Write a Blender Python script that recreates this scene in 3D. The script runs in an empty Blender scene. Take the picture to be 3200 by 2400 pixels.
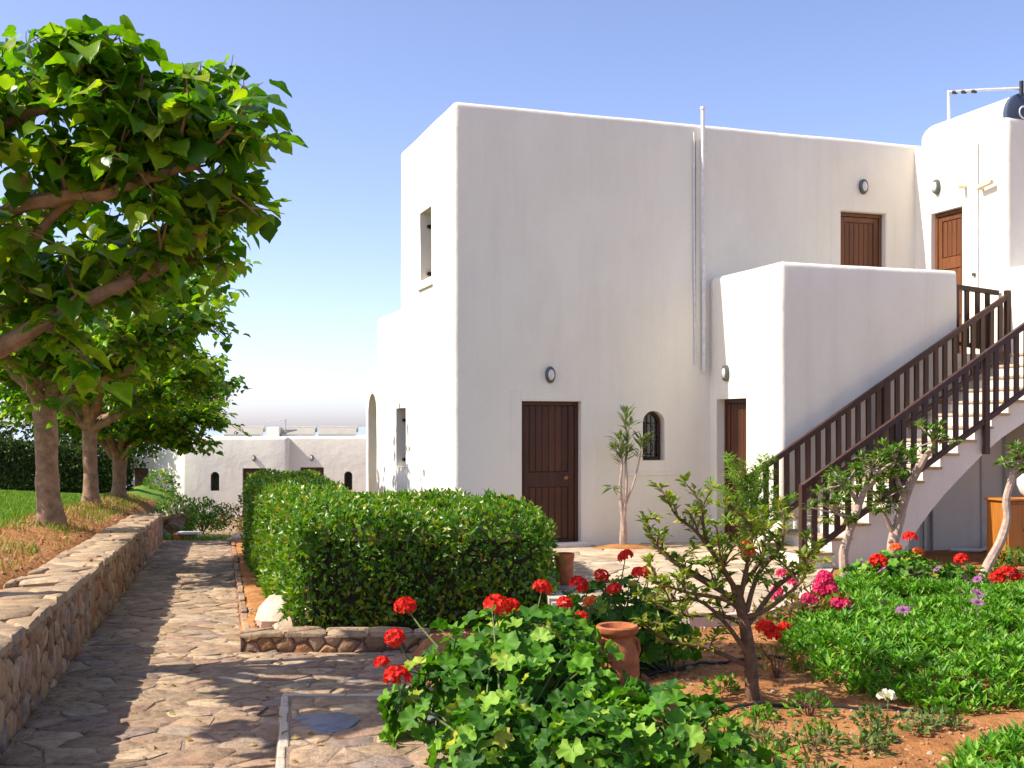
import bpy, bmesh, math, random
import numpy as np
from mathutils import Vector, Matrix, noise

# ---------------------------------------------------------------- camera, sky, sun, exposure
scene = bpy.context.scene
COL = scene.collection
cam_data = bpy.data.cameras.new('camera')
cam = bpy.data.objects.new('camera', cam_data)
COL.objects.link(cam)
cam.location = (0, 0, 1.7)
cam.rotation_euler = (math.radians(90), 0, 0)
cam_data.sensor_width = 36.0
cam_data.lens = 40.4
cam_data.shift_y = 0.041
cam_data.clip_start = 0.1
cam_data.clip_end = 60000
scene.camera = cam

SUN = Vector((-0.983, -0.186, 1.0)).normalized()
world = bpy.data.worlds.new('World')
scene.world = world
world.use_nodes = True
wn = world.node_tree.nodes
wl = world.node_tree.links
wn.clear()
sky = wn.new('ShaderNodeTexSky')
sky.sky_type = 'NISHITA'
sky.sun_disc = False
sky.sun_elevation = math.asin(SUN.z)
sky.sun_rotation = math.atan2(SUN.x, SUN.y)
sky.altitude = 20
sky.air_density = 0.6
sky.dust_density = 1.1
sky.ozone_density = 2.0
bg = wn.new('ShaderNodeBackground')
bg.inputs['Strength'].default_value = 0.15
wout = wn.new('ShaderNodeOutputWorld')
tint = wn.new('ShaderNodeMix')            # white balance of the whole sky, the same in every direction
tint.data_type = 'RGBA'; tint.blend_type = 'MULTIPLY'
tint.inputs[0].default_value = 1.0
tint.inputs[7].default_value = (1.35, 1.19, 1.22, 1)
wl.new(sky.outputs[0], tint.inputs[6])
wl.new(tint.outputs[2], bg.inputs[0])
wl.new(bg.outputs[0], wout.inputs[0])

sun_data = bpy.data.lights.new('sun', 'SUN')
sun_data.energy = 4.8
sun_data.angle = math.radians(0.53)
sun_data.color = (1.0, 0.92, 0.80)
sun = bpy.data.objects.new('sun', sun_data)
COL.objects.link(sun)
sun.rotation_euler = SUN.to_track_quat('Z', 'Y').to_euler()
sun.location = (-30, -6, 30)

scene.view_settings.view_transform = 'Standard'
scene.view_settings.look = 'None'
scene.view_settings.exposure = 0.72
scene.view_settings.gamma = 1.0
scene.view_settings.use_curve_mapping = False
scene.cycles.max_bounces = 5
scene.cycles.diffuse_bounces = 3
scene.cycles.glossy_bounces = 2
scene.cycles.transmission_bounces = 3
scene.cycles.caustics_reflective = False
scene.cycles.caustics_refractive = False
scene.cycles.transparent_max_bounces = 6
scene.cycles.use_denoising = True

R = random.Random(7)
NR = np.random.default_rng(11)
PI = math.pi

# ---------------------------------------------------------------- materials
def node(nt, t, **kw):
    n = nt.nodes.new(t)
    for k, v in kw.items():
        setattr(n, k, v)
    return n

def base_mat(name):
    m = bpy.data.materials.new(name)
    m.use_nodes = True
    nt = m.node_tree
    b = nt.nodes['Principled BSDF']
    return m, nt, b

def ramp(nt, stops):
    r = nt.nodes.new('ShaderNodeValToRGB')
    e = r.color_ramp.elements
    while len(e) > 1:
        e.remove(e[-1])
    for i, (p, c) in enumerate(stops):
        if i == 0:
            e[0].position = p
            e[0].color = (*c, 1)
        else:
            x = e.new(p)
            x.color = (*c, 1)
    return r

def mixc(nt, a, b, fac, mode='MIX'):
    m = nt.nodes.new('ShaderNodeMix')
    m.data_type = 'RGBA'
    m.blend_type = mode
    for val, idx in ((fac, 0), (a, 6), (b, 7)):
        if hasattr(val, 'is_linked') or hasattr(val, 'links'):
            nt.links.new(val, m.inputs[idx])
        else:
            m.inputs[idx].default_value = val if idx == 0 else (*val, 1)
    return m.outputs[2]

def noise_tex(nt, scale, detail=4, rough=0.6, coord='Object', stretch=None):
    tc = nt.nodes.new('ShaderNodeTexCoord')
    n = nt.nodes.new('ShaderNodeTexNoise')
    n.inputs['Scale'].default_value = scale
    n.inputs['Detail'].default_value = detail
    n.inputs['Roughness'].default_value = rough
    if coord == 'World':
        g = nt.nodes.new('ShaderNodeNewGeometry')
        src = g.outputs['Position']
    else:
        src = tc.outputs[coord]
    if stretch:
        mp = nt.nodes.new('ShaderNodeMapping')
        mp.inputs['Scale'].default_value = stretch
        nt.links.new(src, mp.inputs[0])
        src = mp.outputs[0]
    nt.links.new(src, n.inputs['Vector'])
    return n.outputs['Fac']

def bump(nt, b, height, strength, dist=0.01, prev=None):
    n = nt.nodes.new('ShaderNodeBump')
    n.inputs['Strength'].default_value = strength
    n.inputs['Distance'].default_value = dist
    nt.links.new(height, n.inputs['Height'])
    if prev is not None:
        nt.links.new(prev, n.inputs['Normal'])
    nt.links.new(n.outputs[0], b.inputs['Normal'])
    return n.outputs[0]

def rnd(nt):
    """random per leaf / stone: per island plus per object"""
    g = nt.nodes.new('ShaderNodeNewGeometry')
    o = nt.nodes.new('ShaderNodeObjectInfo')
    a = nt.nodes.new('ShaderNodeMath'); a.operation = 'ADD'
    f = nt.nodes.new('ShaderNodeMath'); f.operation = 'FRACT'
    nt.links.new(g.outputs['Random Per Island'], a.inputs[0])
    nt.links.new(o.outputs['Random'], a.inputs[1])
    nt.links.new(a.outputs[0], f.inputs[0])
    return f.outputs[0]

def plaster(name, white=(0.80, 0.758, 0.645), stain=(0.62, 0.56, 0.47)):
    m, nt, b = base_mat(name)
    r1 = ramp(nt, [(0.42, (0, 0, 0)), (0.75, (1, 1, 1))])
    nt.links.new(noise_tex(nt, 0.9, 6, 0.65, 'World', (1, 1, 0.55)), r1.inputs[0])
    mul = nt.nodes.new('ShaderNodeMath'); mul.operation = 'MULTIPLY'
    nt.links.new(r1.outputs[0], mul.inputs[0]); mul.inputs[1].default_value = 0.42
    # rain streaks and splash stains towards the foot of the wall
    r2 = ramp(nt, [(0.5, (0, 0, 0)), (0.72, (1, 1, 1))])
    nt.links.new(noise_tex(nt, 2.2, 5, 0.7, 'World', (2.2, 2.2, 0.12)), r2.inputs[0])
    mul2 = nt.nodes.new('ShaderNodeMath'); mul2.operation = 'MULTIPLY'
    nt.links.new(r2.outputs[0], mul2.inputs[0]); mul2.inputs[1].default_value = 0.22
    c1 = mixc(nt, white, stain, mul.outputs[0])
    c2 = mixc(nt, c1, (0.60, 0.55, 0.48), mul2.outputs[0])
    nt.links.new(c2, b.inputs['Base Color'])
    b.inputs['Roughness'].default_value = 0.92
    b.inputs['Specular IOR Level'].default_value = 0.15
    p = bump(nt, b, noise_tex(nt, 3.0, 4, 0.6, 'World'), 0.6, 0.03)
    bump(nt, b, noise_tex(nt, 45, 4, 0.65, 'World'), 0.3, 0.006, p)
    return m

def stone_mat(name, stops, scale=9, bstr=0.6, rough=0.85):
    m, nt, b = base_mat(name)
    r = ramp(nt, stops)
    nt.links.new(rnd(nt), r.inputs[0])
    n1 = noise_tex(nt, scale, 7, 0.68, 'World')
    rr = ramp(nt, [(0.3, (0.50, 0.47, 0.44)), (0.5, (1, 1, 1)), (0.72, (1.3, 1.25, 1.15))])
    nt.links.new(n1, rr.inputs[0])
    c = mixc(nt, r.outputs[0], rr.outputs[0], 1.0, 'MULTIPLY')
    n2 = noise_tex(nt, scale * 0.35, 4, 0.6, 'World')
    r3 = ramp(nt, [(0.5, (0, 0, 0)), (0.68, (1, 1, 1))])
    nt.links.new(n2, r3.inputs[0])
    mu = nt.nodes.new('ShaderNodeMath'); mu.operation = 'MULTIPLY'
    nt.links.new(r3.outputs[0], mu.inputs[0]); mu.inputs[1].default_value = 0.45
    c = mixc(nt, c, (0.30, 0.16, 0.08), mu.outputs[0])
    nt.links.new(c, b.inputs['Base Color'])
    b.inputs['Roughness'].default_value = rough
    b.inputs['Specular IOR Level'].default_value = 0.25
    p = bump(nt, b, noise_tex(nt, scale * 0.8, 6, 0.65, 'World'), bstr, 0.035)
    bump(nt, b, noise_tex(nt, scale * 7, 4, 0.65, 'World'), bstr * 0.6, 0.006, p)
    return m

def leaf_mat(name, stops, trans=0.35, rough=0.42, spec=0.4, vein=True):
    m, nt, b = base_mat(name)
    r = ramp(nt, stops)
    nt.links.new(rnd(nt), r.inputs[0])
    n1 = noise_tex(nt, 14, 3, 0.6, 'World')
    rr = ramp(nt, [(0.3, (0.75, 0.8, 0.7)), (0.7, (1.2, 1.12, 1.0))])
    nt.links.new(n1, rr.inputs[0])
    c = mixc(nt, r.outputs[0], rr.outputs[0], 1.0, 'MULTIPLY')
    nt.links.new(c, b.inputs['Base Color'])
    b.inputs['Roughness'].default_value = rough
    b.inputs['Specular IOR Level'].default_value = spec
    t = nt.nodes.new('ShaderNodeBsdfTranslucent')
    c2 = mixc(nt, c, (1.25, 1.45, 0.35), 1.0, 'MULTIPLY')
    nt.links.new(c2, t.inputs[0])
    mx = nt.nodes.new('ShaderNodeMixShader')
    mx.inputs[0].default_value = trans
    out = nt.nodes['Material Output']
    nt.links.new(b.outputs[0], mx.inputs[1])
    nt.links.new(t.outputs[0], mx.inputs[2])
    nt.links.new(mx.outputs[0], out.inputs[0])
    if vein == 2:
        bump(nt, b, noise_tex(nt, 40, 3, 0.6, 'World'), 0.3, 0.01)
    return m

def petal_mat(name, c0, c1, trans=0.25):
    return leaf_mat(name, [(0, c0), (1, c1)], trans=trans, rough=0.6, spec=0.2, vein=False)

def wood_mat(name, c0, c1, axis=2, scale=6, rough=0.5, spec=0.35):
    m, nt, b = base_mat(name)
    st = [9, 9, 9]; st[axis] = 0.6
    n = noise_tex(nt, scale * 0.6, 6, 0.7, 'Object', tuple(st))
    r = ramp(nt, [(0.3, c0), (0.7, c1)])
    nt.links.new(n, r.inputs[0])
    rr = ramp(nt, [(0, (0.75, 0.75, 0.75)), (1, (1.25, 1.2, 1.15))])
    nt.links.new(rnd(nt), rr.inputs[0])
    c = mixc(nt, r.outputs[0], rr.outputs[0], 1.0, 'MULTIPLY')
    nt.links.new(c, b.inputs['Base Color'])
    b.inputs['Roughness'].default_value = rough
    b.inputs['Specular IOR Level'].default_value = spec
    bump(nt, b, n, 0.25, 0.006)
    return m

def simple_mat(name, c, rough=0.6, metal=0.0, var=0.15, scale=12, spec=0.4, bstr=0.15):
    m, nt, b = base_mat(name)
    n = noise_tex(nt, scale, 5, 0.65, 'World')
    lo = tuple(x * (1 - var) for x in c); hi = tuple(min(1, x * (1 + var)) for x in c)
    r = ramp(nt, [(0.3, lo), (0.7, hi)])
    nt.links.new(n, r.inputs[0])
    nt.links.new(r.outputs[0], b.inputs['Base Color'])
    b.inputs['Roughness'].default_value = rough
    b.inputs['Metallic'].default_value = metal
    b.inputs['Specular IOR Level'].default_value = spec
    if bstr:
        bump(nt, b, n, bstr, 0.01)
    return m

def soil_mat(name, c0, c1, c2, scale=5, bstr=0.8):
    m, nt, b = base_mat(name)
    n = noise_tex(nt, scale, 8, 0.72, 'World')
    r = ramp(nt, [(0.28, c0), (0.5, c1), (0.75, c2)])
    nt.links.new(n, r.inputs[0])
    nt.links.new(r.outputs[0], b.inputs['Base Color'])
    b.inputs['Roughness'].default_value = 0.95
    b.inputs['Specular IOR Level'].default_value = 0.1
    p = bump(nt, b, noise_tex(nt, scale * 2.5, 6, 0.7, 'World'), bstr, 0.06)
    bump(nt, b, noise_tex(nt, scale * 14, 4, 0.7, 'World'), bstr * 0.7, 0.012, p)
    return m

M = {}
M['plaster'] = plaster('white_plaster')
M['stone_path'] = stone_mat('paving_stone', [(0, (0.26, 0.185, 0.12)), (0.25, (0.40, 0.29, 0.18)), (0.5, (0.31, 0.205, 0.14)), (0.75, (0.48, 0.365, 0.235)), (0.9, (0.24, 0.20, 0.17)), (1, (0.33, 0.21, 0.14))], 11, 1.0)
M['stone_blue'] = stone_mat('blue_grey_slate', [(0, (0.16, 0.19, 0.23)), (1, (0.19, 0.225, 0.27))], 6, 0.35)
M['mortar'] = soil_mat('mortar', (0.23, 0.165, 0.11), (0.32, 0.235, 0.16), (0.39, 0.30, 0.21), 6, 0.6)
M['mortar_light'] = soil_mat('pale_mortar_edge', (0.48, 0.40, 0.30), (0.58, 0.49, 0.38), (0.66, 0.57, 0.45), 6, 0.5)
M['stone_wall'] = stone_mat('wall_stone', [(0, (0.27, 0.16, 0.085)), (0.22, (0.38, 0.24, 0.13)), (0.42, (0.45, 0.32, 0.19)), (0.58, (0.33, 0.14, 0.06)), (0.74, (0.38, 0.28, 0.20)), (0.88, (0.22, 0.17, 0.14)), (1, (0.42, 0.21, 0.095))], 10, 0.9)
M['stone_cap'] = stone_mat('cap_stone', [(0, (0.31, 0.22, 0.135)), (0.4, (0.38, 0.28, 0.17)), (0.7, (0.33, 0.235, 0.155)), (1, (0.43, 0.325, 0.205))], 9, 1.0)
M['wall_mortar'] = soil_mat('wall_mortar', (0.13, 0.09, 0.065), (0.2, 0.14, 0.10), (0.27, 0.2, 0.14), 8, 0.7)
M['terrace'] = stone_mat('terrace_paving', [(0, (0.43, 0.345, 0.24)), (0.5, (0.49, 0.40, 0.28)), (1, (0.40, 0.32, 0.22))], 6, 0.5)
M['soil'] = soil_mat('orange_soil', (0.21, 0.080, 0.028), (0.40, 0.18, 0.065), (0.55, 0.31, 0.14), 3.2, 0.9)
M['ground'] = soil_mat('dry_earth', (0.20, 0.13, 0.07), (0.30, 0.21, 0.12), (0.38, 0.28, 0.17), 0.8, 0.6)
M['lawn'] = soil_mat('lawn_turf', (0.07, 0.13, 0.015), (0.12, 0.22, 0.025), (0.2, 0.27, 0.05), 1.6, 0.6)
M['clod'] = stone_mat('soil_clod', [(0, (0.26, 0.12, 0.05)), (0.5, (0.38, 0.2, 0.09)), (0.85, (0.45, 0.28, 0.15)), (1, (0.5, 0.42, 0.33))], 12, 0.8)
M['rock'] = stone_mat('pale_rock', [(0, (0.50, 0.42, 0.33)), (1, (0.56, 0.46, 0.35))], 6, 0.8)
M['door'] = wood_mat('dark_brown_wood', (0.040, 0.013, 0.006), (0.105, 0.034, 0.013), 2, 6, 0.42)
M['door_light'] = wood_mat('reddish_brown_wood', (0.085, 0.030, 0.012), (0.18, 0.068, 0.025), 2, 6, 0.45)
M['rail'] = wood_mat('brown_painted_wood', (0.030, 0.014, 0.011), (0.070, 0.031, 0.022), 2, 5, 0.45)
M['orange_wood'] = wood_mat('orange_varnished_wood', (0.34, 0.12, 0.018), (0.50, 0.20, 0.035), 2, 5, 0.4)
M['black'] = simple_mat('black_iron', (0.012, 0.011, 0.011), 0.5)
M['lamp_grey'] = simple_mat('grey_lamp_metal', (0.10, 0.11, 0.105), 0.45, 0.3)
M['lamp_glass'] = simple_mat('frosted_lamp_glass', (0.62, 0.62, 0.58), 0.25, 0, 0.05)
M['pipe_white'] = simple_mat('white_painted_pipe', (0.66, 0.65, 0.63), 0.5)
M['pipe_grey'] = simple_mat('galvanised_pipe', (0.42, 0.42, 0.42), 0.4, 0.5)
M['cable'] = simple_mat('grey_cable', (0.30, 0.28, 0.27), 0.6)
M['glass'] = simple_mat('dark_window_glass', (0.012, 0.013, 0.015), 0.08, 0, 0.1, 4, 0.6, 0)
M['yellow'] = simple_mat('yellowed_plaster', (0.70, 0.64, 0.40), 0.8)
M['tank'] = simple_mat('white_tank_enamel', (0.82, 0.81, 0.79), 0.4, 0, 0.04)
M['tank_cap'] = simple_mat('slate_blue_tank_cap', (0.055, 0.075, 0.12), 0.5)
M['panel'] = simple_mat('pale_beige_metal', (0.36, 0.34, 0.29), 0.6, 0, 0.08, 3, 0.3, 0)
M['panel_grey'] = simple_mat('grey_collector_glass', (0.30, 0.31, 0.31), 0.3)
M['terracotta'] = simple_mat('terracotta', (0.40, 0.135, 0.055), 0.8, 0, 0.3, 14, 0.2, 0.35)
M['hose'] = simple_mat('black_rubber', (0.025, 0.023, 0.024), 0.5)
M['white_plastic'] = simple_mat('white_enamel', (0.80, 0.80, 0.80), 0.4, 0, 0.04)
M['red'] = simple_mat('red_paint', (0.35, 0.02, 0.02), 0.5)
M['bark'] = simple_mat('smooth_tan_bark', (0.26, 0.16, 0.098), 0.85, 0, 0.42, 7, 0.2, 0.9)
M['bark_pale'] = simple_mat('pale_pinkish_bark', (0.42, 0.31, 0.24), 0.85, 0, 0.3, 16, 0.2, 0.8)
M['bark_dark'] = simple_mat('dark_brown_bark', (0.15, 0.085, 0.05), 0.9, 0, 0.4, 18, 0.2, 0.9)
M['stem'] = simple_mat('green_stem', (0.13, 0.17, 0.05), 0.7)
M['twig'] = simple_mat('hedge_twig', (0.055, 0.048, 0.025), 0.9, 0, 0.4, 20, 0.1, 0.8)
M['leaf_tree'] = leaf_mat('mulberry_leaf', [(0, (0.04, 0.13, 0.008)), (0.4, (0.10, 0.23, 0.010)), (0.75, (0.19, 0.34, 0.014)), (1, (0.36, 0.44, 0.025))], 0.5, 0.34, 0.5)
M['leaf_hedge'] = leaf_mat('hedge_leaf', [(0, (0.05, 0.13, 0.010)), (0.5, (0.10, 0.24, 0.012)), (0.82, (0.19, 0.33, 0.018)), (0.94, (0.34, 0.36, 0.04)), (1, (0.36, 0.24, 0.06))], 0.35, 0.35, 0.5)
M['leaf_dark'] = leaf_mat('cypress_hedge_leaf', [(0, (0.02, 0.04, 0.01)), (0.6, (0.04, 0.075, 0.015)), (1, (0.09, 0.13, 0.02))], 0.15, 0.6, 0.2)
M['leaf_geranium'] = leaf_mat('geranium_leaf', [(0, (0.022, 0.085, 0.006)), (0.4, (0.05, 0.165, 0.010)), (0.75, (0.12, 0.30, 0.016)), (0.95, (0.26, 0.43, 0.06)), (1, (0.42, 0.40, 0.05))], 0.3, 0.55, 0.25)
M['leaf_cover'] = leaf_mat('ground_cover_leaf', [(0, (0.05, 0.17, 0.010)), (0.5, (0.11, 0.30, 0.016)), (0.9, (0.20, 0.42, 0.03)), (1, (0.32, 0.47, 0.08))], 0.3, 0.45, 0.35)
M['leaf_shrub'] = leaf_mat('yellow_green_leaf', [(0, (0.09, 0.15, 0.015)), (0.4, (0.17, 0.25, 0.025)), (0.8, (0.29, 0.34, 0.04)), (1, (0.44, 0.34, 0.05))], 0.3, 0.45, 0.35)
M['leaf_oleander'] = leaf_mat('oleander_leaf', [(0, (0.06, 0.10, 0.04)), (0.6, (0.12, 0.18, 0.06)), (1, (0.24, 0.28, 0.10))], 0.25, 0.45, 0.35)
M['leaf_fern'] = leaf_mat('feathery_leaf', [(0, (0.11, 0.22, 0.03)), (0.6, (0.18, 0.34, 0.05)), (1, (0.28, 0.42, 0.08))], 0.4, 0.5, 0.2)
M['leaf_bract'] = leaf_mat('bronze_leaf', [(0, (0.12, 0.16, 0.03)), (0.6, (0.25, 0.16, 0.04)), (1, (0.34, 0.13, 0.04))], 0.3, 0.5, 0.3)
M['leaf_weed'] = leaf_mat('dusty_weed_leaf', [(0, (0.06, 0.13, 0.03)), (0.6, (0.13, 0.2, 0.06)), (1, (0.2, 0.24, 0.10))], 0.3, 0.6, 0.2)
M['grass'] = leaf_mat('grass_blade', [(0, (0.08, 0.17, 0.015)), (0.6, (0.15, 0.28, 0.03)), (1, (0.28, 0.33, 0.06))], 0.3, 0.6, 0.2, False)
M['dry_grass'] = leaf_mat('dry_grass_blade', [(0, (0.22, 0.13, 0.05)), (0.6, (0.36, 0.24, 0.10)), (1, (0.42, 0.33, 0.15))], 0.2, 0.8, 0.1, False)
M['petal_red'] = petal_mat('red_petal', (0.55, 0.008, 0.008), (0.80, 0.03, 0.015))
M['petal_orange'] = petal_mat('orange_petal', (0.70, 0.10, 0.02), (0.80, 0.20, 0.06))
M['petal_pink'] = petal_mat('magenta_petal', (0.55, 0.015, 0.10), (0.80, 0.05, 0.20))
M['petal_purple'] = petal_mat('mauve_petal', (0.28, 0.06, 0.28), (0.50, 0.20, 0.45))
M['petal_white'] = petal_mat('white_petal', (0.72, 0.68, 0.74), (0.82, 0.80, 0.82))

# ---------------------------------------------------------------- mesh helpers
def tag(o, label=None, cat=None, group=None, kind=None):
    if label: o['label'] = label
    if cat: o['category'] = cat
    if group: o['group'] = group
    if kind: o['kind'] = kind
    return o

def empty(name, loc=(0, 0, 0), rz=0.0):
    o = bpy.data.objects.new(name, None)
    o.empty_display_size = 0.2
    o.location = loc
    o.rotation_euler = (0, 0, rz)
    COL.objects.link(o)
    return o

def link(name, me, mat=None, parent=None, loc=None):
    o = bpy.data.objects.new(name, me)
    if mat is not None and len(me.materials) == 0:
        me.materials.append(mat)
    COL.objects.link(o)
    if parent is not None:
        o.parent = parent
    if loc is not None:
        o.location = loc
    return o

def mesh_from(name, verts, faces, smooth=False, sharp=None):
    me = bpy.data.meshes.new(name)
    me.from_pydata([tuple(v) for v in verts], [], faces)
    me.update()
    if smooth:
        me.polygons.foreach_set('use_smooth', [True] * len(me.polygons))
        if sharp:
            me.set_sharp_from_angle(angle=math.radians(sharp))
    return me

def tri_mesh(name, V, T, smooth=False):
    """fast mesh from numpy arrays: V (n,3), T (m,3)"""
    me = bpy.data.meshes.new(name)
    n, m = len(V), len(T)
    me.vertices.add(n)
    me.vertices.foreach_set('co', np.ascontiguousarray(V, dtype=np.float32).ravel())
    me.loops.add(m * 3)
    me.loops.foreach_set('vertex_index', np.ascontiguousarray(T, dtype=np.int32).ravel())
    me.polygons.add(m)
    me.polygons.foreach_set('loop_start', np.arange(0, m * 3, 3, dtype=np.int32))
    me.polygons.foreach_set('loop_total', np.full(m, 3, dtype=np.int32))
    me.polygons.foreach_set('use_smooth', np.full(m, smooth, dtype=bool))
    me.update(calc_edges=True)
    me.validate()
    return me

class MB:
    def __init__(s):
        s.v = []; s.f = []
    def add(s, verts, faces):
        k = len(s.v)
        s.v.extend(verts)
        s.f.extend([tuple(i + k for i in f) for f in faces])
        return s
    def box(s, x0, x1, y0, y1, z0, z1):
        v = [(x0, y0, z0), (x1, y0, z0), (x1, y1, z0), (x0, y1, z0), (x0, y0, z1), (x1, y0, z1), (x1, y1, z1), (x0, y1, z1)]
        return s.add(v, [(0, 3, 2, 1), (4, 5, 6, 7), (0, 1, 5, 4), (1, 2, 6, 5), (2, 3, 7, 6), (3, 0, 4, 7)])
    def bar(s, p, q, w, h, up=(0, 0, 1)):
        p = Vector(p); q = Vector(q); d = (q - p).normalized()
        up = Vector(up)
        if abs(d.dot(up)) > 0.98: up = Vector((0, 1, 0))
        a = d.cross(up).normalized(); b = a.cross(d).normalized()
        v = []
        for c in (p, q):
            for i, j in ((-1, -1), (1, -1), (1, 1), (-1, 1)):
                v.append(tuple(c + a * (i * w / 2) + b * (j * h / 2)))
        return s.add(v, [(3, 2, 1, 0), (4, 5, 6, 7), (0, 1, 5, 4), (1, 2, 6, 5), (2, 3, 7, 6), (3, 0, 4, 7)])
    def tube(s, pts, rad, sides=8, gnarl=0.0, cap=True, seed=0):
        pts = [Vector(p) for p in pts]
        if not hasattr(rad, '__len__'): rad = [rad] * len(pts)
        n = len(pts); k = len(s.v)
        t0 = (pts[1] - pts[0]).normalized()
        ref = Vector((0, 0, 1)) if abs(t0.z) < 0.9 else Vector((1, 0, 0))
        a = t0.cross(ref).normalized()
        for i, p in enumerate(pts):
            t = (pts[min(i + 1, n - 1)] - pts[max(i - 1, 0)]).normalized()
            a = (a - t * a.dot(t)).normalized(); b = t.cross(a)
            for j in range(sides):
                an = 2 * PI * j / sides
                r = rad[i]
                if gnarl:
                    r *= 1 + gnarl * noise.noise(Vector((p.x * 5 + math.cos(an), p.y * 5 + math.sin(an), p.z * 5 + seed)))
                s.v.append(tuple(p + a * (math.cos(an) * r) + b * (math.sin(an) * r)))
        for i in range(n - 1):
            for j in range(sides):
                j2 = (j + 1) % sides
                s.f.append((k + i * sides + j, k + i * sides + j2, k + (i + 1) * sides + j2, k + (i + 1) * sides + j))
        if cap:
            s.f.append(tuple(k + j for j in reversed(range(sides))))
            s.f.append(tuple(k + (n - 1) * sides + j for j in range(sides)))
        return s
    def lathe(s, prof, c=(0, 0, 0), sides=24):
        k = len(s.v); n = len(prof)
        for r, z in prof:
            for j in range(sides):
                an = 2 * PI * j / sides
                s.v.append((c[0] + r * math.cos(an), c[1] + r * math.sin(an), c[2] + z))
        for i in range(n - 1):
            for j in range(sides):
                j2 = (j + 1) % sides
                s.f.append((k + i * sides + j, k + i * sides + j2, k + (i + 1) * sides + j2, k + (i + 1) * sides + j))
        s.f.append(tuple(k + j for j in reversed(range(sides))))
        s.f.append(tuple(k + (n - 1) * sides + j for j in range(sides)))
        return s
    def obj(s, name, mat, parent=None, smooth=False, sharp=35, bevel=0.0):
        me = mesh_from(name, s.v, s.f, smooth, sharp)
        o = link(name, me, mat, parent)
        if bevel:
            b = o.modifiers.new('bevel', 'BEVEL'); b.width = bevel; b.segments = 2; b.limit_method = 'ANGLE'
        return o

def spline(pts, n):
    """Catmull-Rom through points"""
    P = [Vector(p) for p in pts]
    P = [P[0] * 2 - P[1]] + P + [P[-1] * 2 - P[-2]]
    out = []
    m = len(P) - 3
    for i in range(m):
        for j in range(n):
            t = j / n
            a, b, c, d = P[i:i + 4]
            out.append(0.5 * ((2 * b) + (c - a) * t + (2 * a - 5 * b + 4 * c - d) * t * t + (3 * b - a - 3 * c + d) * t ** 3))
    out.append(P[-2].copy())
    return out

def smoothstep(a, b, x):
    t = min(1, max(0, (x - a) / (b - a)))
    return t * t * (3 - 2 * t)

# ---- leaf templates: verts (k,3) with x = width, y = length, z = normal; tris
def tpl_simple(w=0.3, fold=0.10, droop=0.12):
    V = np.array([(0, 0, 0), (-w, .48, fold), (0, .5, 0), (w, .48, fold), (0, 1, -droop)])
    return V, np.array([(0, 2, 1), (0, 3, 2), (2, 4, 1), (2, 3, 4)])
def tpl_heart(seed=0, lobed=False):
    r = random.Random(seed)
    side = [(0.0, 0.02), (0.14, -0.09), (0.30, -0.10), (0.43, 0.0), (0.50, 0.17), (0.49, 0.36), (0.42, 0.53), (0.30, 0.68), (0.19, 0.80), (0.08, 0.90), (0, 1.0)]
    if lobed:
        side = [(0.0, 0.02), (0.14, -0.09), (0.30, -0.10), (0.45, 0.02), (0.53, 0.20), (0.50, 0.36), (0.36, 0.45), (0.38, 0.60), (0.27, 0.70), (0.19, 0.80), (0.08, 0.90), (0, 1.0)]
    side = [(max(0, x * r.uniform(.94, 1.06)), y) for x, y in side]
    mid = [(0, 0.05), (0, 0.35), (0, 0.65)]
    V = []; T = []
    cup = r.uniform(-0.1, 0.55); dr = r.uniform(0.05, 0.55); tw = r.uniform(-.5, .5)
    def z(x, y): return cup * abs(x) * 1.3 - dr * y * y + 0.06 * math.sin(9 * y + 6 * x) + tw * x * y
    n = len(side)
    for x, y in side: V.append((x, y, z(x, y)))
    for x, y in side[1:-1]: V.append((-x, y, z(-x, y)))
    mi = len(V)
    for x, y in mid: V.append((x, y, z(x, y) - 0.02))
    R_ = list(range(n)); L_ = [0] + list(range(n, n + n - 2)) + [n - 1]
    def pick(i):
        y = side[i][1] + side[min(i + 1, n - 1)][1]
        return mi + (0 if y < 0.4 else 1 if y < 1.05 else 2)
    for ring, flip in ((R_, False), (L_, True)):
        last = None
        for i in range(n - 1):
            m = pick(i)
            if last is not None and m != last:
                t = (last, ring[i], m)
                T.append(t if not flip else t[::-1])
            t = (ring[i], ring[i + 1], m)
            T.append(t if not flip else t[::-1])
            last = m
    return np.array(V), np.array(T)
def tpl_geranium(seed=0):
    r = random.Random(seed)
    n = 20; V = [(0, 0, 0)]; 
    for i in range(n + 1):
        an = -PI / 2 + 0.35 + (2 * PI - 0.7) * i / n
        lob = 0.40 + 0.13 * abs(math.sin(an * 2.5 + 0.4)) + 0.02 * r.uniform(-1, 1) + (0.03 if i % 2 else -0.03)
        V.append((math.cos(an) * lob, 0.12 + math.sin(an) * lob, 0.13 + 0.08 * math.sin(i * 2 * PI / 4 + seed) + r.uniform(-.02, .02)))
    m = len(V)
    for i in range(n + 1):
        x, y, zz = V[1 + i]
        V.append((x * .55, .12 + (y - .12) * .55, 0.03 + zz * .3))
    T = []
    for i in range(n):
        T.append((0, m + i, m + i + 1))
        T.append((m + i, 1 + i, 1 + i + 1)); T.append((m + i, 1 + i + 1, m + i + 1))
    V = np.array(V); V[:, 1] += 0.0
    return V, np.array(T)

def unit(a):
    return a / np.maximum(np.linalg.norm(a, axis=-1, keepdims=True), 1e-9)

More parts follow.
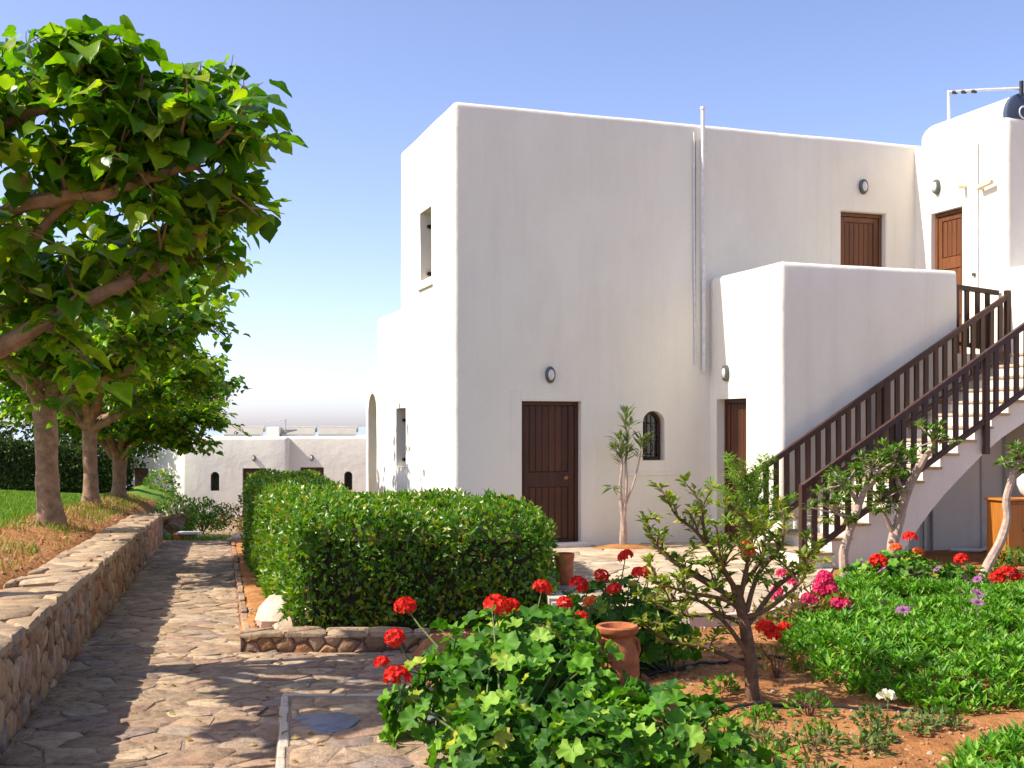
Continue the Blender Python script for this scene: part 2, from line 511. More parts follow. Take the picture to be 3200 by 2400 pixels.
def place(tpl, P, axis, normal, size):
    """leaves: template copies at P, y along axis, z near normal"""
    V, T = tpl
    P = np.asarray(P, float); N = len(P)
    y = unit(np.asarray(axis, float))
    z = np.asarray(normal, float); z = unit(z - y * np.sum(z * y, -1, keepdims=True) + 1e-6)
    x = np.cross(y, z)
    s = np.broadcast_to(np.asarray(size, float), (N,))[:, None, None]
    W = (V[None, :, 0:1] * x[:, None, :] + V[None, :, 1:2] * y[:, None, :] + V[None, :, 2:3] * z[:, None, :]) * s + P[:, None, :]
    TT = T[None] + (np.arange(N) * len(V))[:, None, None]
    return W.reshape(-1, 3), TT.reshape(-1, 3)

def place_many(tpls, P, axis, normal, size):
    P = np.asarray(P, float); axis = np.asarray(axis, float); normal = np.asarray(normal, float)
    size = np.broadcast_to(np.asarray(size, float), (len(P),))
    Vs, Ts, k = [], [], 0
    for i, t in enumerate(tpls):
        sel = slice(i, None, len(tpls))
        if len(P[sel]) == 0: continue
        v, f = place(t, P[sel], axis[sel], normal[sel], size[sel])
        Vs.append(v); Ts.append(f + k); k += len(v)
    return np.concatenate(Vs), np.concatenate(Ts)

def leaf_objects(name, meshes, P, axis, normal, size, mat, parent):
    P = np.asarray(P, float); y = unit(np.asarray(axis, float))
    z = np.asarray(normal, float); z = unit(z - y * np.sum(z * y, -1, keepdims=True) + 1e-6)
    x = np.cross(y, z)
    size = np.broadcast_to(np.asarray(size, float), (len(P),))
    base = Vector(parent.location)
    for i in range(len(P)):
        o = link(name, meshes[i % len(meshes)], mat, parent)
        s = size[i]
        o.matrix_basis = Matrix(((x[i][0] * s, y[i][0] * s, z[i][0] * s, P[i][0] - base.x),
                                 (x[i][1] * s, y[i][1] * s, z[i][1] * s, P[i][1] - base.y),
                                 (x[i][2] * s, y[i][2] * s, z[i][2] * s, P[i][2] - base.z), (0, 0, 0, 1)))

def rdir(n):
    return unit(NR.normal(size=(n, 3)))

def shift_mesh(o, base):
    """move vertices so that the object sits relative to its parent at base"""
    o.location = -Vector(base)

# ---- Voronoi stones
def clip(poly, nx, ny, d):
    out = []
    n = len(poly)
    for i in range(n):
        p = poly[i]; q = poly[(i + 1) % n]
        a = p[0] * nx + p[1] * ny - d; b = q[0] * nx + q[1] * ny - d
        if a <= 0: out.append(p)
        if (a < 0 < b) or (b < 0 < a):
            t = a / (a - b)
            out.append((p[0] + (q[0] - p[0]) * t, p[1] + (q[1] - p[1]) * t))
    return out

def voronoi(region, sx, sy, gap, rg, jit=0.42):
    """region: convex ccw polygon in 2-D; cells about sx by sy; returns polygons"""
    xs = [p[0] for p in region]; ys = [p[1] for p in region]
    seeds = []
    j = 0
    y = min(ys) - sy
    while y < max(ys) + sy:
        x = min(xs) - sx + (0.5 * sx if j % 2 else 0)
        while x < max(xs) + sx:
            seeds.append((x + rg.uniform(-jit, jit) * sx, y + rg.uniform(-jit, jit) * sy))
            x += sx
        y += sy; j += 1
    S = np.array(seeds)
    edges = []
    n = len(region)
    for i in range(n):
        p = region[i]; q = region[(i + 1) % n]
        ex, ey = q[0] - p[0], q[1] - p[1]
        l = math.hypot(ex, ey)
        nx, ny = ey / l, -ex / l
        edges.append((nx, ny, nx * p[0] + ny * p[1]))
    out = []
    for i, (cx, cy) in enumerate(seeds):
        if all(cx * nx + cy * ny - d > max(sx, sy) for nx, ny, d in edges[:1]): continue
        poly = [(cx - 2 * sx, cy - 2 * sy), (cx + 2 * sx, cy - 2 * sy), (cx + 2 * sx, cy + 2 * sy), (cx - 2 * sx, cy + 2 * sy)]
        d2 = ((S - (cx, cy)) / (sx, sy)); d2 = (d2 ** 2).sum(1)
        idx = np.argsort(d2)[1:16]
        g = gap * rg.uniform(0.5, 1.6)
        for k in idx:
            qx, qy = S[k]
            nx, ny = qx - cx, qy - cy
            l = math.hypot(nx, ny)
            if l < 1e-6: continue
            nx /= l; ny /= l
            poly = clip(poly, nx, ny, nx * (cx + qx) / 2 + ny * (cy + qy) / 2 - g / 2)
            if len(poly) < 3: break
        for nx, ny, d in edges:
            if len(poly) < 3: break
            poly = clip(poly, nx, ny, d - gap / 3)
        if len(poly) < 3: continue
        area = 0.5 * sum(poly[k][0] * poly[(k + 1) % len(poly)][1] - poly[(k + 1) % len(poly)][0] * poly[k][1] for k in range(len(poly)))
        if abs(area) < 0.10 * sx * sy: continue
        out.append(poly)
    return out

def chaikin(poly, t=0.10):
    out = []
    n = len(poly)
    for i in range(n):
        p = poly[i]; q = poly[(i + 1) % n]
        if math.hypot(q[0] - p[0], q[1] - p[1]) < 0.02:
            out.append(((p[0] + q[0]) / 2, (p[1] + q[1]) / 2)); continue
        out.append((p[0] + (q[0] - p[0]) * t, p[1] + (q[1] - p[1]) * t))
        out.append((p[0] + (q[0] - p[0]) * (1 - t), p[1] + (q[1] - p[1]) * (1 - t)))
    return out

def stone_geo(poly, rg, proud, edge, deep, rough=0.004):
    """local stone: verts (x, y, h) around its centroid, faces; h is away from the surface"""
    poly = chaikin(poly)
    n = len(poly)
    cx = sum(p[0] for p in poly) / n; cy = sum(p[1] for p in poly) / n
    tx, ty = rg.uniform(-.03, .03), rg.uniform(-.03, .03)
    V = []
    for p in poly:
        V.append((p[0] - cx, p[1] - cy, -deep))
    for p in poly:
        x, y = p[0] - cx, p[1] - cy
        V.append((x + rg.uniform(-rough, rough), y + rg.uniform(-rough, rough), proud - edge + x * tx + y * ty))
    for p in poly:
        x, y = p[0] - cx, p[1] - cy
        l = math.hypot(x, y) or 1
        k = max(0.3, 1 - edge * 1.6 / l)
        V.append((x * k, y * k, proud + x * tx + y * ty + rg.uniform(-rough, rough)))
    V.append((0, 0, proud + rg.uniform(0, rough * 2)))
    F = []
    for r in range(2):
        for i in range(n):
            j = (i + 1) % n
            F.append((r * n + i, r * n + j, (r + 1) * n + j, (r + 1) * n + i))
    for i in range(n):
        F.append((2 * n + i, 2 * n + (i + 1) % n, 3 * n))
    return (cx, cy), V, F

def lay_stones(name, polys, frame, rg, proud, edge, deep, mat, parent, special=None, most=300):
    """frame(x, y, h) -> world; nearest stones become objects, the rest one stuff part. parent at the world origin"""
    items = []
    for poly in polys:
        c, V, F = stone_geo(poly, rg, proud * rg.uniform(.6, 1.35), edge, deep)
        w0 = Vector(frame(c[0], c[1], 0))
        W = [Vector(frame(c[0] + v[0], c[1] + v[1], v[2])) - w0 for v in V]
        items.append((w0.length, w0, W, F))
    items.sort(key=lambda t: t[0])
    for k, (d, w0, W, F) in enumerate(items[:most]):
        mt = mat
        if special: mt = special(w0) or mat
        me = mesh_from(name, W, F, True, 40)
        o = link(name, me, mt, parent)
        o.location = w0
    rest = items[most:]
    if rest:
        mb = MB()
        for d, w0, W, F in rest:
            mb.add([tuple(w0 + v) for v in W], F)
        o = mb.obj('far_' + name + 's', mat, parent, True, 40)
        o['kind'] = 'stuff'

def grid_sheet(name, x0, x1, y0, y1, nx, ny, fz, mat, inside=None):
    xs = np.linspace(x0, x1, nx + 1); ys = np.linspace(y0, y1, ny + 1)
    V = [(x, y, fz(x, y)) for y in ys for x in xs]
    F = []
    for j in range(ny):
        for i in range(nx):
            if inside and not inside((xs[i] + xs[i + 1]) / 2, (ys[j] + ys[j + 1]) / 2): continue
            a = j * (nx + 1) + i
            F.append((a, a + 1, a + nx + 2, a + nx + 1))
    me = mesh_from(name, V, F, True)
    bm = bmesh.new(); bm.from_mesh(me)
    bmesh.ops.delete(bm, geom=[v for v in bm.verts if not v.link_faces], context='VERTS')
    bm.to_mesh(me); bm.free()
    return link(name, me, mat)

# ================================================================ the setting
AX = Vector((-0.2453, 0.9694, 0)); BX = Vector((0.9694, 0.2453, 0))      # along the path, across it
def ab(a, b): return (a * AX.x + b * BX.x, a * AX.y + b * BX.y)
def to_b(x, y): return x * BX.x + y * BX.y
def to_a(x, y): return x * AX.x + y * AX.y
def zp(y): return -0.0335 * y
B_L, B_R = -1.25, 0.20
def bed_d(x, y):                                  # distance into the planted bed from the paving edge
    return (x - (-0.87 + (10.35 - y) * 0.1764)) * 0.985

def bed_edge(x, y):
    if y < 10.35: return bed_d(x, y)
    return max(x + 0.87, min(to_b(x, y) - B_R, y - 10.58))
def nz(x, y, s=1.0, seed=0.0): return noise.noise(Vector((x * s, y * s, seed)))

def ground_z(x, y):
    z = -0.0335 * min(y, 60) - 0.35
    if y > 60: z -= (y - 60) * 0.16
    return z
def build_ground():
    ys = [-40, -10, 2, 6, 12, 20, 30, 45, 60, 80, 120, 180, 300]
    xs = [-300, -120, -60, -30, -15, -8, -4, 0, 4, 8, 15, 30, 60, 120, 300]
    V = [(x, y, ground_z(x, y)) for y in ys for x in xs]
    n = len(xs)
    F = [(j * n + i, j * n + i + 1, (j + 1) * n + i + 1, (j + 1) * n + i) for j in range(len(ys) - 1) for i in range(n - 1)]
    tag(link('ground', mesh_from('ground', V, F, True), M['ground']), kind='structure')
build_ground()

def sea_mat():
    m, nt, b = base_mat('hazy_sea')
    b.inputs['Base Color'].default_value = (0.20, 0.30, 0.44, 1)  # distance haze put into the base colour, paler than the water itself
    b.inputs['Roughness'].default_value = 0.12
    bump(nt, b, noise_tex(nt, 0.05, 3, 0.5, 'World'), 0.04, 0.5)
    return m
M['sea'] = sea_mat()
tag(link('sea', mesh_from('sea', [(-30000, 200, -22), (30000, 200, -22), (30000, 30000, -22), (-30000, 30000, -22)], [(0, 1, 2, 3)]), M['sea']), kind='structure')

# --- planted bed soil
def soil_z(x, y):
    g = -0.03 * max(0.0, 13.3 - y) - 0.03
    b = to_b(x, y)
    p = zp(y) + 0.07
    side = p + (g - p) * smoothstep(-0.1, 0.5, x)
    t = smoothstep(9.9, 10.9, y)
    z = g + (side - g) * t
    bumps = 0.035 * nz(x, y, 1.6, 3) + 0.025 * nz(x, y, 4.5, 5) + 0.014 * nz(x, y, 11, 9)
    if y > 10.3 and b < 1.2: bumps = bumps * 1.8 + 0.03
    if y > 12.7: bumps *= 0.3
    z += bumps
    d = bed_edge(x, y)
    k = smoothstep(-0.10, 0.14, d)
    return (zp(y) - 0.06) * (1 - k) + z * k
def soil_in(x, y):
    return bed_edge(x, y) > -0.3
tag(grid_sheet('garden_soil', -7.5, 9.5, 3.5, 27.0, 170, 235, soil_z, M['soil'], soil_in), kind='structure')

# --- path: mortar bed and crazy paving
def build_path():
    pts = [ab(3.0, B_L - .3), ab(3.0, B_R), ab(26.3, B_R), ab(26.3, B_L - .3)]
    fc = [(-2.3, 10.40), (-2.1 + 0.75, 3.0), (0.6, 3.0), (-0.80, 10.40)]
    V = [(x, y, zp(y)) for x, y in pts]
    V2 = [(x, y, zp(y) - 0.004) for x, y in fc]
    me = mesh_from('path', V + V2, [(0, 1, 2, 3), (4, 5, 6, 7)])
    path = tag(link('path', me, M['mortar']), kind='structure')
    rg = random.Random(21)
    xr = lambda y: -0.87 + (10.35 - y) * 0.1764 - 0.02
    xL = lambda y: (B_L - 0.2453 * y) / 0.9694
    xl = lambda y: (B_R - 0.2453 * y) / 0.9694
    y1 = 10.36
    w2 = voronoi([(xL(4.0), 4.0), (xr(4.0), 4.0), (xr(y1), y1), (xL(y1), y1)], 0.33, 0.20, 0.012, rg, 0.5)
    w1 = voronoi([(xL(y1), y1), (xl(y1), y1), (xl(25.6), 25.6), (xL(25.6), 25.6)], 0.38, 0.25, 0.012, rg, 0.5)
    def in_slab(q):
        cx = sum(p[0] for p in q) / len(q); cy = sum(p[1] for p in q) / len(q)
        return cy < 8.05 and cx > -1.58 + (8.05 - cy) * 0.185
    w2 = [q for q in w2 if not in_slab(q)]
    polys = [q for q in w1 + w2 if sum(p[1] for p in q) / len(q) > 5.5]
    lay_stones('paving_stone', polys, lambda x, y, h: (x, y, zp(y) + h), rg, 0.007, 0.006, 0.02, M['stone_path'], path)
    # raised paved slab with a pale mortar edge
    l = lambda y: -1.62 + (8.05 - y) * 0.185
    r_ = lambda y: xr(y) + 0.03
    mb = MB()
    ring = [(l(4.2), 4.2), (r_(4.2), 4.2), (r_(8.05), 8.05), (l(8.05) + .05, 8.07), (l(7.98), 7.98)]
    n = len(ring)
    mb.add([(x, y, zp(y) - .02) for x, y in ring] + [(x, y, zp(y) + .085) for x, y in ring], [tuple(range(n, 2 * n))] + [(i, (i + 1) % n, n + (i + 1) % n, n + i) for i in range(n)])
    slab = tag(mb.obj('paved_step', M['mortar'], None, bevel=0.012), kind='structure')
    e = MB()
    y = 4.3
    while y < 7.9:
        ln = rg.uniform(.22, .4); y2 = min(y + ln, 7.97); w_ = rg.uniform(.055, .085); h_ = rg.uniform(.090, .097); j_ = rg.uniform(-.008, .004)
        e.add([(l(q) + dx + j_, q, zp(q) + h) for q in (y, y2 - .006) for dx, h in ((-.004, -.02), (w_, -.02), (w_ - .01, h_), (.006, h_))], [(0, 1, 2, 3), (7, 6, 5, 4), (0, 4, 5, 1), (1, 5, 6, 2), (2, 6, 7, 3), (3, 7, 4, 0)])
        y = y2
    x = l(7.98)
    while x < -0.75:
        ln = rg.uniform(.2, .45); h_ = rg.uniform(.090, .098); d_ = rg.uniform(.05, .09)
        e.add([(q, yy, zp(8.0) + h) for q in (x, x + ln - .006) for yy, h in ((8.075, -.02), (8.075 - d_, -.02), (8.08 - d_, h_), (8.065, h_))], [(3, 2, 1, 0), (4, 5, 6, 7), (1, 5, 4, 0), (2, 6, 5, 1), (3, 7, 6, 2), (0, 4, 7, 3)])
        x += ln
    e.obj('edge_strip', M['mortar_light'], slab, bevel=.010)
    reg = [(l(4.3) + .07, 4.3), (r_(4.3) - .03, 4.3), (r_(7.9) - .03, 7.93), (l(7.9) + .07, 7.93)]
    polys = [q for q in voronoi(reg, 0.36, 0.24, 0.014, rg, 0.48) if sum(p[1] for p in q) / len(q) > 5.6]
    lay_stones('paving_stone', polys, lambda x, y, h: (x, y, zp(y) + .085 + h), rg, 0.007, 0.006, 0.02, M['stone_path'], slab)
    blue = [[(-1.39, 7.36), (-1.33, 6.98), (-1.12, 6.86), (-0.98, 7.0), (-0.95, 7.22), (-1.08, 7.40)], [(-0.70, 7.42), (-0.66, 7.22), (-0.45, 7.2), (-0.42, 7.36)]]
    lay_stones('paving_stone', blue, lambda x, y, h: (x, y, zp(y) + .085 + h), rg, 0.016, 0.005, 0.02, M['stone_blue'], slab)
build_path()

# --- terrace by the house doors
def build_terrace():
    ring = [(0.40, 10.9), (0.9, 10.45), (1.6, 10.35), (2.3, 10.5), (2.75, 11.2), (3.3, 12.3), (3.6, 13.1), (4.0, 14.2), (3.2, 17.1), (-0.75, 16.1), (-0.6, 15.5), (0.2, 14.2)]
    n = len(ring)
    mb = MB()
    mb.add([(x, y, -0.25) for x, y in ring] + [(x, y, -0.012) for x, y in ring], [tuple(range(n, 2 * n))] + [(i, (i + 1) % n, n + (i + 1) % n, n + i) for i in range(n)])
    t = tag(mb.obj('terrace', M['mortar_light']), kind='structure')
    rg = random.Random(5)
    reg = [(0.45, 10.95), (0.9, 10.5), (1.6, 10.4), (2.25, 10.55), (3.2, 12.3), (3.9, 14.2), (3.15, 17.0), (-0.6, 16.0), (-0.3, 14.9)]
    polys = voronoi(reg, 0.75, 0.6, 0.022, rg)
    lay_stones('paving_slab', polys, lambda x, y, h: (x, y, -0.012 + h), rg, 0.010, 0.006, 0.01, M['terrace'], t)
build_terrace()

# --- rubble retaining wall on the left of the path
def build_wall():
    root = empty('stone_wall')
    tag(root, 'long low rubble stone wall with flat capstones left of the path', 'wall')
    H = 0.60
    mb = MB()
    V = []
    for a in (2.6, 26.1):
        for b, h in ((B_L - .58, -0.3), (B_L - .012, -0.3), (B_L - .012, H), (B_L - .58, H)):
            x, y = ab(a, b); V.append((x, y, zp(y) + h))
    mb.add(V, [(0, 1, 2, 3), (7, 6, 5, 4), (1, 5, 6, 2), (2, 6, 7, 3), (3, 7, 4, 0)])
    mb.obj('mortar_core', M['wall_mortar'], root)
    rg = random.Random(33)
    polys = voronoi([(5.6, -0.02), (26.1, -0.02), (26.1, H), (5.6, H)], 0.185, 0.21, 0.016, rg, 0.46)
    def fr(x, y, h):
        px, py = ab(x, B_L - .012 + h); return (px, py, zp(ab(x, B_L)[1]) + y)
    lay_stones('wall_stone', polys, fr, rg, 0.026, 0.02, 0.03, M['stone_wall'], root)
    polys = voronoi([(5.0, B_L - .60), (26.15, B_L - .60), (26.15, B_L + .03), (5.0, B_L + .03)], 0.62, 0.36, 0.02, rg, 0.38)
    polys = [q for q in polys]
    def fr2(x, y, h):
        px, py = ab(x, y); return (px, py, zp(ab(x, B_L)[1]) + H + h)
    # frame flips handedness (a, b) -> reverse so the faces point up
    polys = [q[::-1] for q in polys]
    lay_stones('cap_stone', polys, fr2, rg, 0.05, 0.018, 0.01, M['stone_cap'], root)
build_wall()

# --- lawn behind the wall
def lawn_z(x, y):
    b = to_b(x, y)
    d = (B_L - .6) - b
    z = zp(min(y, 42)) + 0.60 + 0.05 * min(d, 8) + 0.02 * nz(x, y, 1.2, 2)
    m = math.exp(-((d - 0.9) / 0.55) ** 2)
    z += m * (0.16 + 0.10 * nz(x, y, 0.9, 4) + 0.04 * nz(x, y, 3, 8))
    return z - 0.15 * smoothstep(0.12, -0.1, d)
tag(grid_sheet('lawn', -30, -2.2, 3, 45, 150, 180, lawn_z, M['lawn'], lambda x, y: to_b(x, y) < B_L - .52), kind='structure')
def mound_z(x, y):
    d = (B_L - .6) - to_b(x, y)
    return lawn_z(x, y) + 0.03 - 0.12 * smoothstep(1.2, 1.9, d + 0.4 * nz(x, y, 0.8, 6))
tag(grid_sheet('soil_bank', -16, -2.2, 3, 34, 110, 150, mound_z, M['soil'], lambda x, y: B_L - 2.7 < to_b(x, y) < B_L - .56), kind='structure')

def blades(name, pts, h, mat, lean=0.5, w=0.012):
    n = len(pts)
    P = np.asarray(pts, float)
    an = NR.uniform(0, 2 * PI, n)
    d = np.stack([np.cos(an), np.sin(an), np.zeros(n)], 1)
    L = NR.uniform(.5, 1.1, n)[:, None] * h
    tip = P + np.array([0, 0, 1]) * L + d * L * NR.uniform(0, lean, n)[:, None]
    s = np.stack([-d[:, 1], d[:, 0], d[:, 2]], 1) * w
    V = np.stack([P - s, P + s, tip], 1).reshape(-1, 3)
    T = np.arange(3 * n).reshape(n, 3)
    return link(name, tri_mesh(name, V, T), mat)
def scatter_in(n, x0, x1, y0, y1, fz, ok):
    out = []
    xs = NR.uniform(x0, x1, n); ys = NR.uniform(y0, y1, n)
    for x, y in zip(xs, ys):
        if ok(x, y): out.append((x, y, fz(x, y)))
    return out
pts = scatter_in(110000, -20, -4.5, 14, 36, lawn_z, lambda x, y: to_b(x, y) < B_L - 1.7 - 0.5 * nz(x, y, .8, 6))
tag(blades('lawn_grass', pts, 0.11, M['grass'], 0.8, 0.014), 'short green lawn grass behind the stone wall', 'grass', kind='stuff')
pts = scatter_in(26000, -14, -3.5, 9, 34, mound_z, lambda x, y: B_L - 2.2 < to_b(x, y) < B_L - .7 and nz(x, y, 0.9, 12) > -0.22)
pts2 = scatter_in(26000, -14, -3.5, 9, 34, mound_z, lambda x, y: B_L - 2.4 < to_b(x, y) < B_L - .8 and nz(x, y, 0.55, 22) > 0.08)
tag(blades('bank_grass', pts2, 0.10, M['grass'], 0.9, 0.012), 'patches of fresh green grass on the soil bank by the wall', 'grass', kind='stuff')
tag(blades('dry_grass', pts, 0.12, M['dry_grass'], 1.2, 0.008), 'dry straw coloured grass on the bank beside the wall', 'grass', kind='stuff')

# ================================================================ the white house
TH = math.atan2(0.324, 0.946)
house = empty('white_house', (-0.80, 15.74, 0), TH)
tag(house, 'large two-storey whitewashed house with outside stairs and dark brown doors', 'house')
UD = Vector((math.cos(TH), math.sin(TH), 0)); VD = Vector((-math.sin(TH), math.cos(TH), 0))
def hw(u, w, z): return Vector((-0.80, 15.74, 0)) + UD * u + VD * w + Vector((0, 0, z))

def block_mesh(x0, x1, y0, y1, z0, z1, r=0.09, step=0.45, wob=0.010, seed=0):
    bm = bmesh.new()
    bmesh.ops.create_cube(bm, size=1.0)
    for v in bm.verts:
        v.co = Vector(((x0 + x1) / 2 + v.co.x * (x1 - x0), (y0 + y1) / 2 + v.co.y * (y1 - y0), (z0 + z1) / 2 + v.co.z * (z1 - z0)))
    ed = [e for e in bm.edges if not all(abs(v.co.z - z0) < 1e-5 for v in e.verts)]
    bmesh.ops.bevel(bm, geom=ed, offset=r, segments=4, profile=0.5, affect='EDGES')
    for ax, lo, hi in ((0, x0, x1), (1, y0, y1), (2, z0, z1)):
        n = max(1, int((hi - lo) / step))
        for i in range(1, n):
            c = lo + (hi - lo) * i / n
            co = [0, 0, 0]; co[ax] = c; no = [0, 0, 0]; no[ax] = 1
            bmesh.ops.bisect_plane(bm, geom=bm.verts[:] + bm.edges[:] + bm.faces[:], plane_co=co, plane_no=no)
    for v in bm.verts:
        p = v.co * 1.1 + Vector((seed, 0, 0))
        q = v.co * 4.0 + Vector((0, seed, 0))
        v.co += Vector((noise.noise(p), noise.noise(p + Vector((31, 0, 0))), 0.7 * noise.noise(p + Vector((0, 57, 0))))) * wob + Vector((noise.noise(q), noise.noise(q + Vector((9, 3, 0))), noise.noise(q + Vector((0, 0, 7))))) * wob * 0.3
    bmesh.ops.triangulate(bm, faces=bm.faces[:])
    me = bpy.data.meshes.new('wall')
    bm.to_mesh(me); bm.free()
    return me

def box_mesh(x0, x1, y0, y1, z0, z1):
    mb = MB().box(x0, x1, y0, y1, z0, z1)
    return mesh_from('cut', mb.v, mb.f)
def arch_mesh(c0, c1, d0, d1, z0, z1, axis='u', seg=12):
    """arched prism: c0..c1 along the wall, d0..d1 into it"""
    r = (c1 - c0) / 2; m = (c0 + c1) / 2
    prof = [(c0, z0), (c1, z0)] + [(m + r * math.cos(a), z1 - r + r * math.sin(a)) for a in [PI * i / seg for i in range(seg + 1)]]
    n = len(prof)
    if axis == 'u':
        V = [(c, d0, z) for c, z in prof] + [(c, d1, z) for c, z in prof]
    else:
        V = [(d0, c, z) for c, z in prof] + [(d1, c, z) for c, z in prof]
    F = [tuple(range(n)), tuple(range(2 * n - 1, n - 1, -1))] + [((i + 1) % n, i, n + i, n + (i + 1) % n) for i in range(n)]
    me = mesh_from('cut', V, F)
    bm = bmesh.new(); bm.from_mesh(me); bmesh.ops.recalc_face_normals(bm, faces=bm.faces[:]); bm.to_mesh(me); bm.free()
    return me
def carve(name, me, cutters, mat, parent, sharp=32):
    o = bpy.data.objects.new('carve', me); COL.objects.link(o)
    cs = []
    for c in cutters:
        co = bpy.data.objects.new('cut', c); COL.objects.link(co); cs.append(co)
        md = o.modifiers.new('b', 'BOOLEAN'); md.operation = 'DIFFERENCE'; md.object = co; md.solver = 'EXACT'
    dg = bpy.context.evaluated_depsgraph_get(); dg.update()
    new = bpy.data.meshes.new_from_object(o.evaluated_get(dg))
    for x in [o] + cs: bpy.data.objects.remove(x)
    new.name = name
    new.materials.clear(); new.materials.append(mat)
    new.polygons.foreach_set('use_smooth', [True] * len(new.polygons))
    new.set_sharp_from_angle(angle=math.radians(sharp))
    return link(name, new, None, parent)

FL = 2.72      # upper floor
# main two-storey block
carve('wall', block_mesh(0, 7.9, 0, 3.146, -0.6, 6.16, 0.075, seed=1), [
    box_mesh(0.99, 1.885, -0.3, 0.30, 0.0, 2.05),                   # door
    arch_mesh(2.849, 3.20, -0.3, 0.24, 1.20, 1.92, 'u'),            # little arched window
    box_mesh(6.21, 7.04, -0.3, 0.22, FL - .3, 5.03),                # upper door
    box_mesh(-0.3, 0.34, 1.18, 1.84, 3.90, 4.93),                   # side windows
    box_mesh(-0.3, 0.34, 2.76, 3.46, 1.03, 1.99),
    box_mesh(0.25, 7.6, 0.25, 2.9, 5.75, 6.6),                      # flat roof behind the parapet
], M['plaster'], house)
carve('wall', block_mesh(7.587, 12.5, -2.0, 3.3, 2.2, 6.11, 0.075, seed=5), [
    box_mesh(7.3, 7.83, -1.087, -0.383, FL, 4.99),
], M['plaster'], house)
carve('wall', block_mesh(7.590, 12.5, -3.6, -1.9, -0.6, 3.95, 0.08, seed=8), [], M['plaster'], house)
carve('wall', block_mesh(3.943, 7.62, -1.916, 0.12, -0.6, 3.885, 0.075, seed=11), [
    box_mesh(4.13, 7.8, -1.73, 0.3, FL, 4.3),
    box_mesh(6.78, 7.8, -2.2, 0.3, FL, 4.3),
    box_mesh(3.6, 4.19, -1.048, -0.209, 0.0, 2.09),
], M['plaster'], house)
carve('wall', block_mesh(0.004, 3.4, 3.0, 4.915, -1.4, 3.62, 0.075, seed=15), [box_mesh(0.22, 3.1, 3.2, 4.72, 2.8, 4.2), box_mesh(-0.3, 0.34, 2.76, 3.46, 1.03, 1.99)], M['plaster'], house)
carve('wall', block_mesh(0.0, 3.4, 4.8, 5.95, -1.4, 2.73, 0.09, seed=17), [arch_mesh(4.96, 5.68, -0.3, 0.9, -0.9, 2.29, 'w')], M['plaster'], house)
carve('parapet_block', block_mesh(0.12, 0.62, 2.45, 3.13, 5.9, 6.27, 0.09, wob=0.02, seed=19), [], M['plaster'], house)
carve('back_wall', block_mesh(3.5, 12.5, 1.0, 5.0, -1.0, 5.2, 0.1, seed=22), [], M['plaster'], house)

# plaster bands round openings, a few millimetres proud
def surround(name, parts, parent=house):
    mb = MB()
    for b in parts: mb.box(*b)
    return mb.obj(name, M['plaster'], parent, bevel=0.006)
surround('door_surround', [(1.90, 2.13, -0.007, 0.02, -.05, 2.20), (0.84, 0.975, -0.007, 0.02, -.05, 2.20), (0.975, 1.90, -0.007, 0.02, 2.065, 2.20)])
surround('door_surround', [(6.05, 6.195, -0.007, 0.02, FL, 5.18), (7.055, 7.2, -0.007, 0.02, FL, 5.18), (6.195, 7.055, -0.007, 0.02, 5.045, 5.18)])
surround('window_sill', [(2.62, 3.42, -0.022, 0.02, 0.98, 1.03)])
surround('window_sill', [(-0.035, 0.02, 1.10, 1.92, 3.76, 3.80)])
surround('doorstep', [(0.93, 1.95, -0.16, 0.02, -0.05, 0.055)])

def plank_door(parent, loc, rot, w, h, mat, handle_x, splits=((0.03, 0.42), (0.50, 0.985)), planks=6, knob='black', lintel=True):
    """door slab facing local -y with raised boards, frame, knob"""
    d = MB().box(0.055, w - 0.055, 0.0, 0.05, 0.012, h - 0.055).obj('door', mat, parent)
    d.location = loc; d.rotation_euler = (0, 0, rot)
    f = MB()
    f.box(0.0, 0.052, -0.035, 0.07, 0.0, h - 0.002); f.box(w - 0.052, w, -0.035, 0.07, 0.0, h - 0.002); f.box(0.052, w - 0.052, -0.035, 0.07, h - 0.052, h - 0.002)
    f.obj('door_frame', mat, d, bevel=0.005)
    x0, x1 = 0.15, w - 0.15
    st = MB()
    st.box(0.06, x0 - .006, -0.022, 0.0, 0.015, h - 0.06); st.box(x1 + .006, w - 0.06, -0.022, 0.0, 0.015, h - 0.06)
    prev = 0.015
    for a, b in splits:
        st.box(x0 - .006, x1 + .006, -0.021, 0.0, prev, h * a + .02); prev = h * b - 0.02
    st.box(x0 - .006, x1 + .006, -0.021, 0.0, prev, h - 0.06)
    st.obj('door_rail', mat, d, bevel=0.004)
    pw = (x1 - x0) / planks
    for a, b in splits:
        me = mesh_from('plank', MB().box(0.004, pw - 0.004, -0.012, 0.0, h * a + .03, h * b - .03).v, MB().box(0, 1, 0, 1, 0, 1).f)
        for i in range(planks):
            o = link('plank', me, mat, d); o.location = (x0 + pw * i, 0, 0)
            bv = o.modifiers.new('b', 'BEVEL'); bv.width = 0.005; bv.segments = 1
    k = MB().lathe([(0.026, 0), (0.026, 0.006), (0.009, 0.01), (0.009, 0.04), (0.022, 0.048), (0.024, 0.06), (0.012, 0.07)], sides=12)
    ko = k.obj('knob', M['brass'], d, True); ko.rotation_euler = (PI / 2, 0, 0); ko.location = (handle_x, -0.02, h * 0.47)
    return d
M['brass'] = simple_mat('worn_brass', (0.35, 0.16, 0.07), 0.45, 0.6)
plank_door(house, (0.993, 0.14, 0.003), 0, 0.889, 2.043, M['door'], 0.70)
plank_door(house, (6.213, 0.13, FL + .01), 0, 0.824, 2.29, M['door_light'], 0.12, ((0.03, 0.40), (0.48, 0.95)))
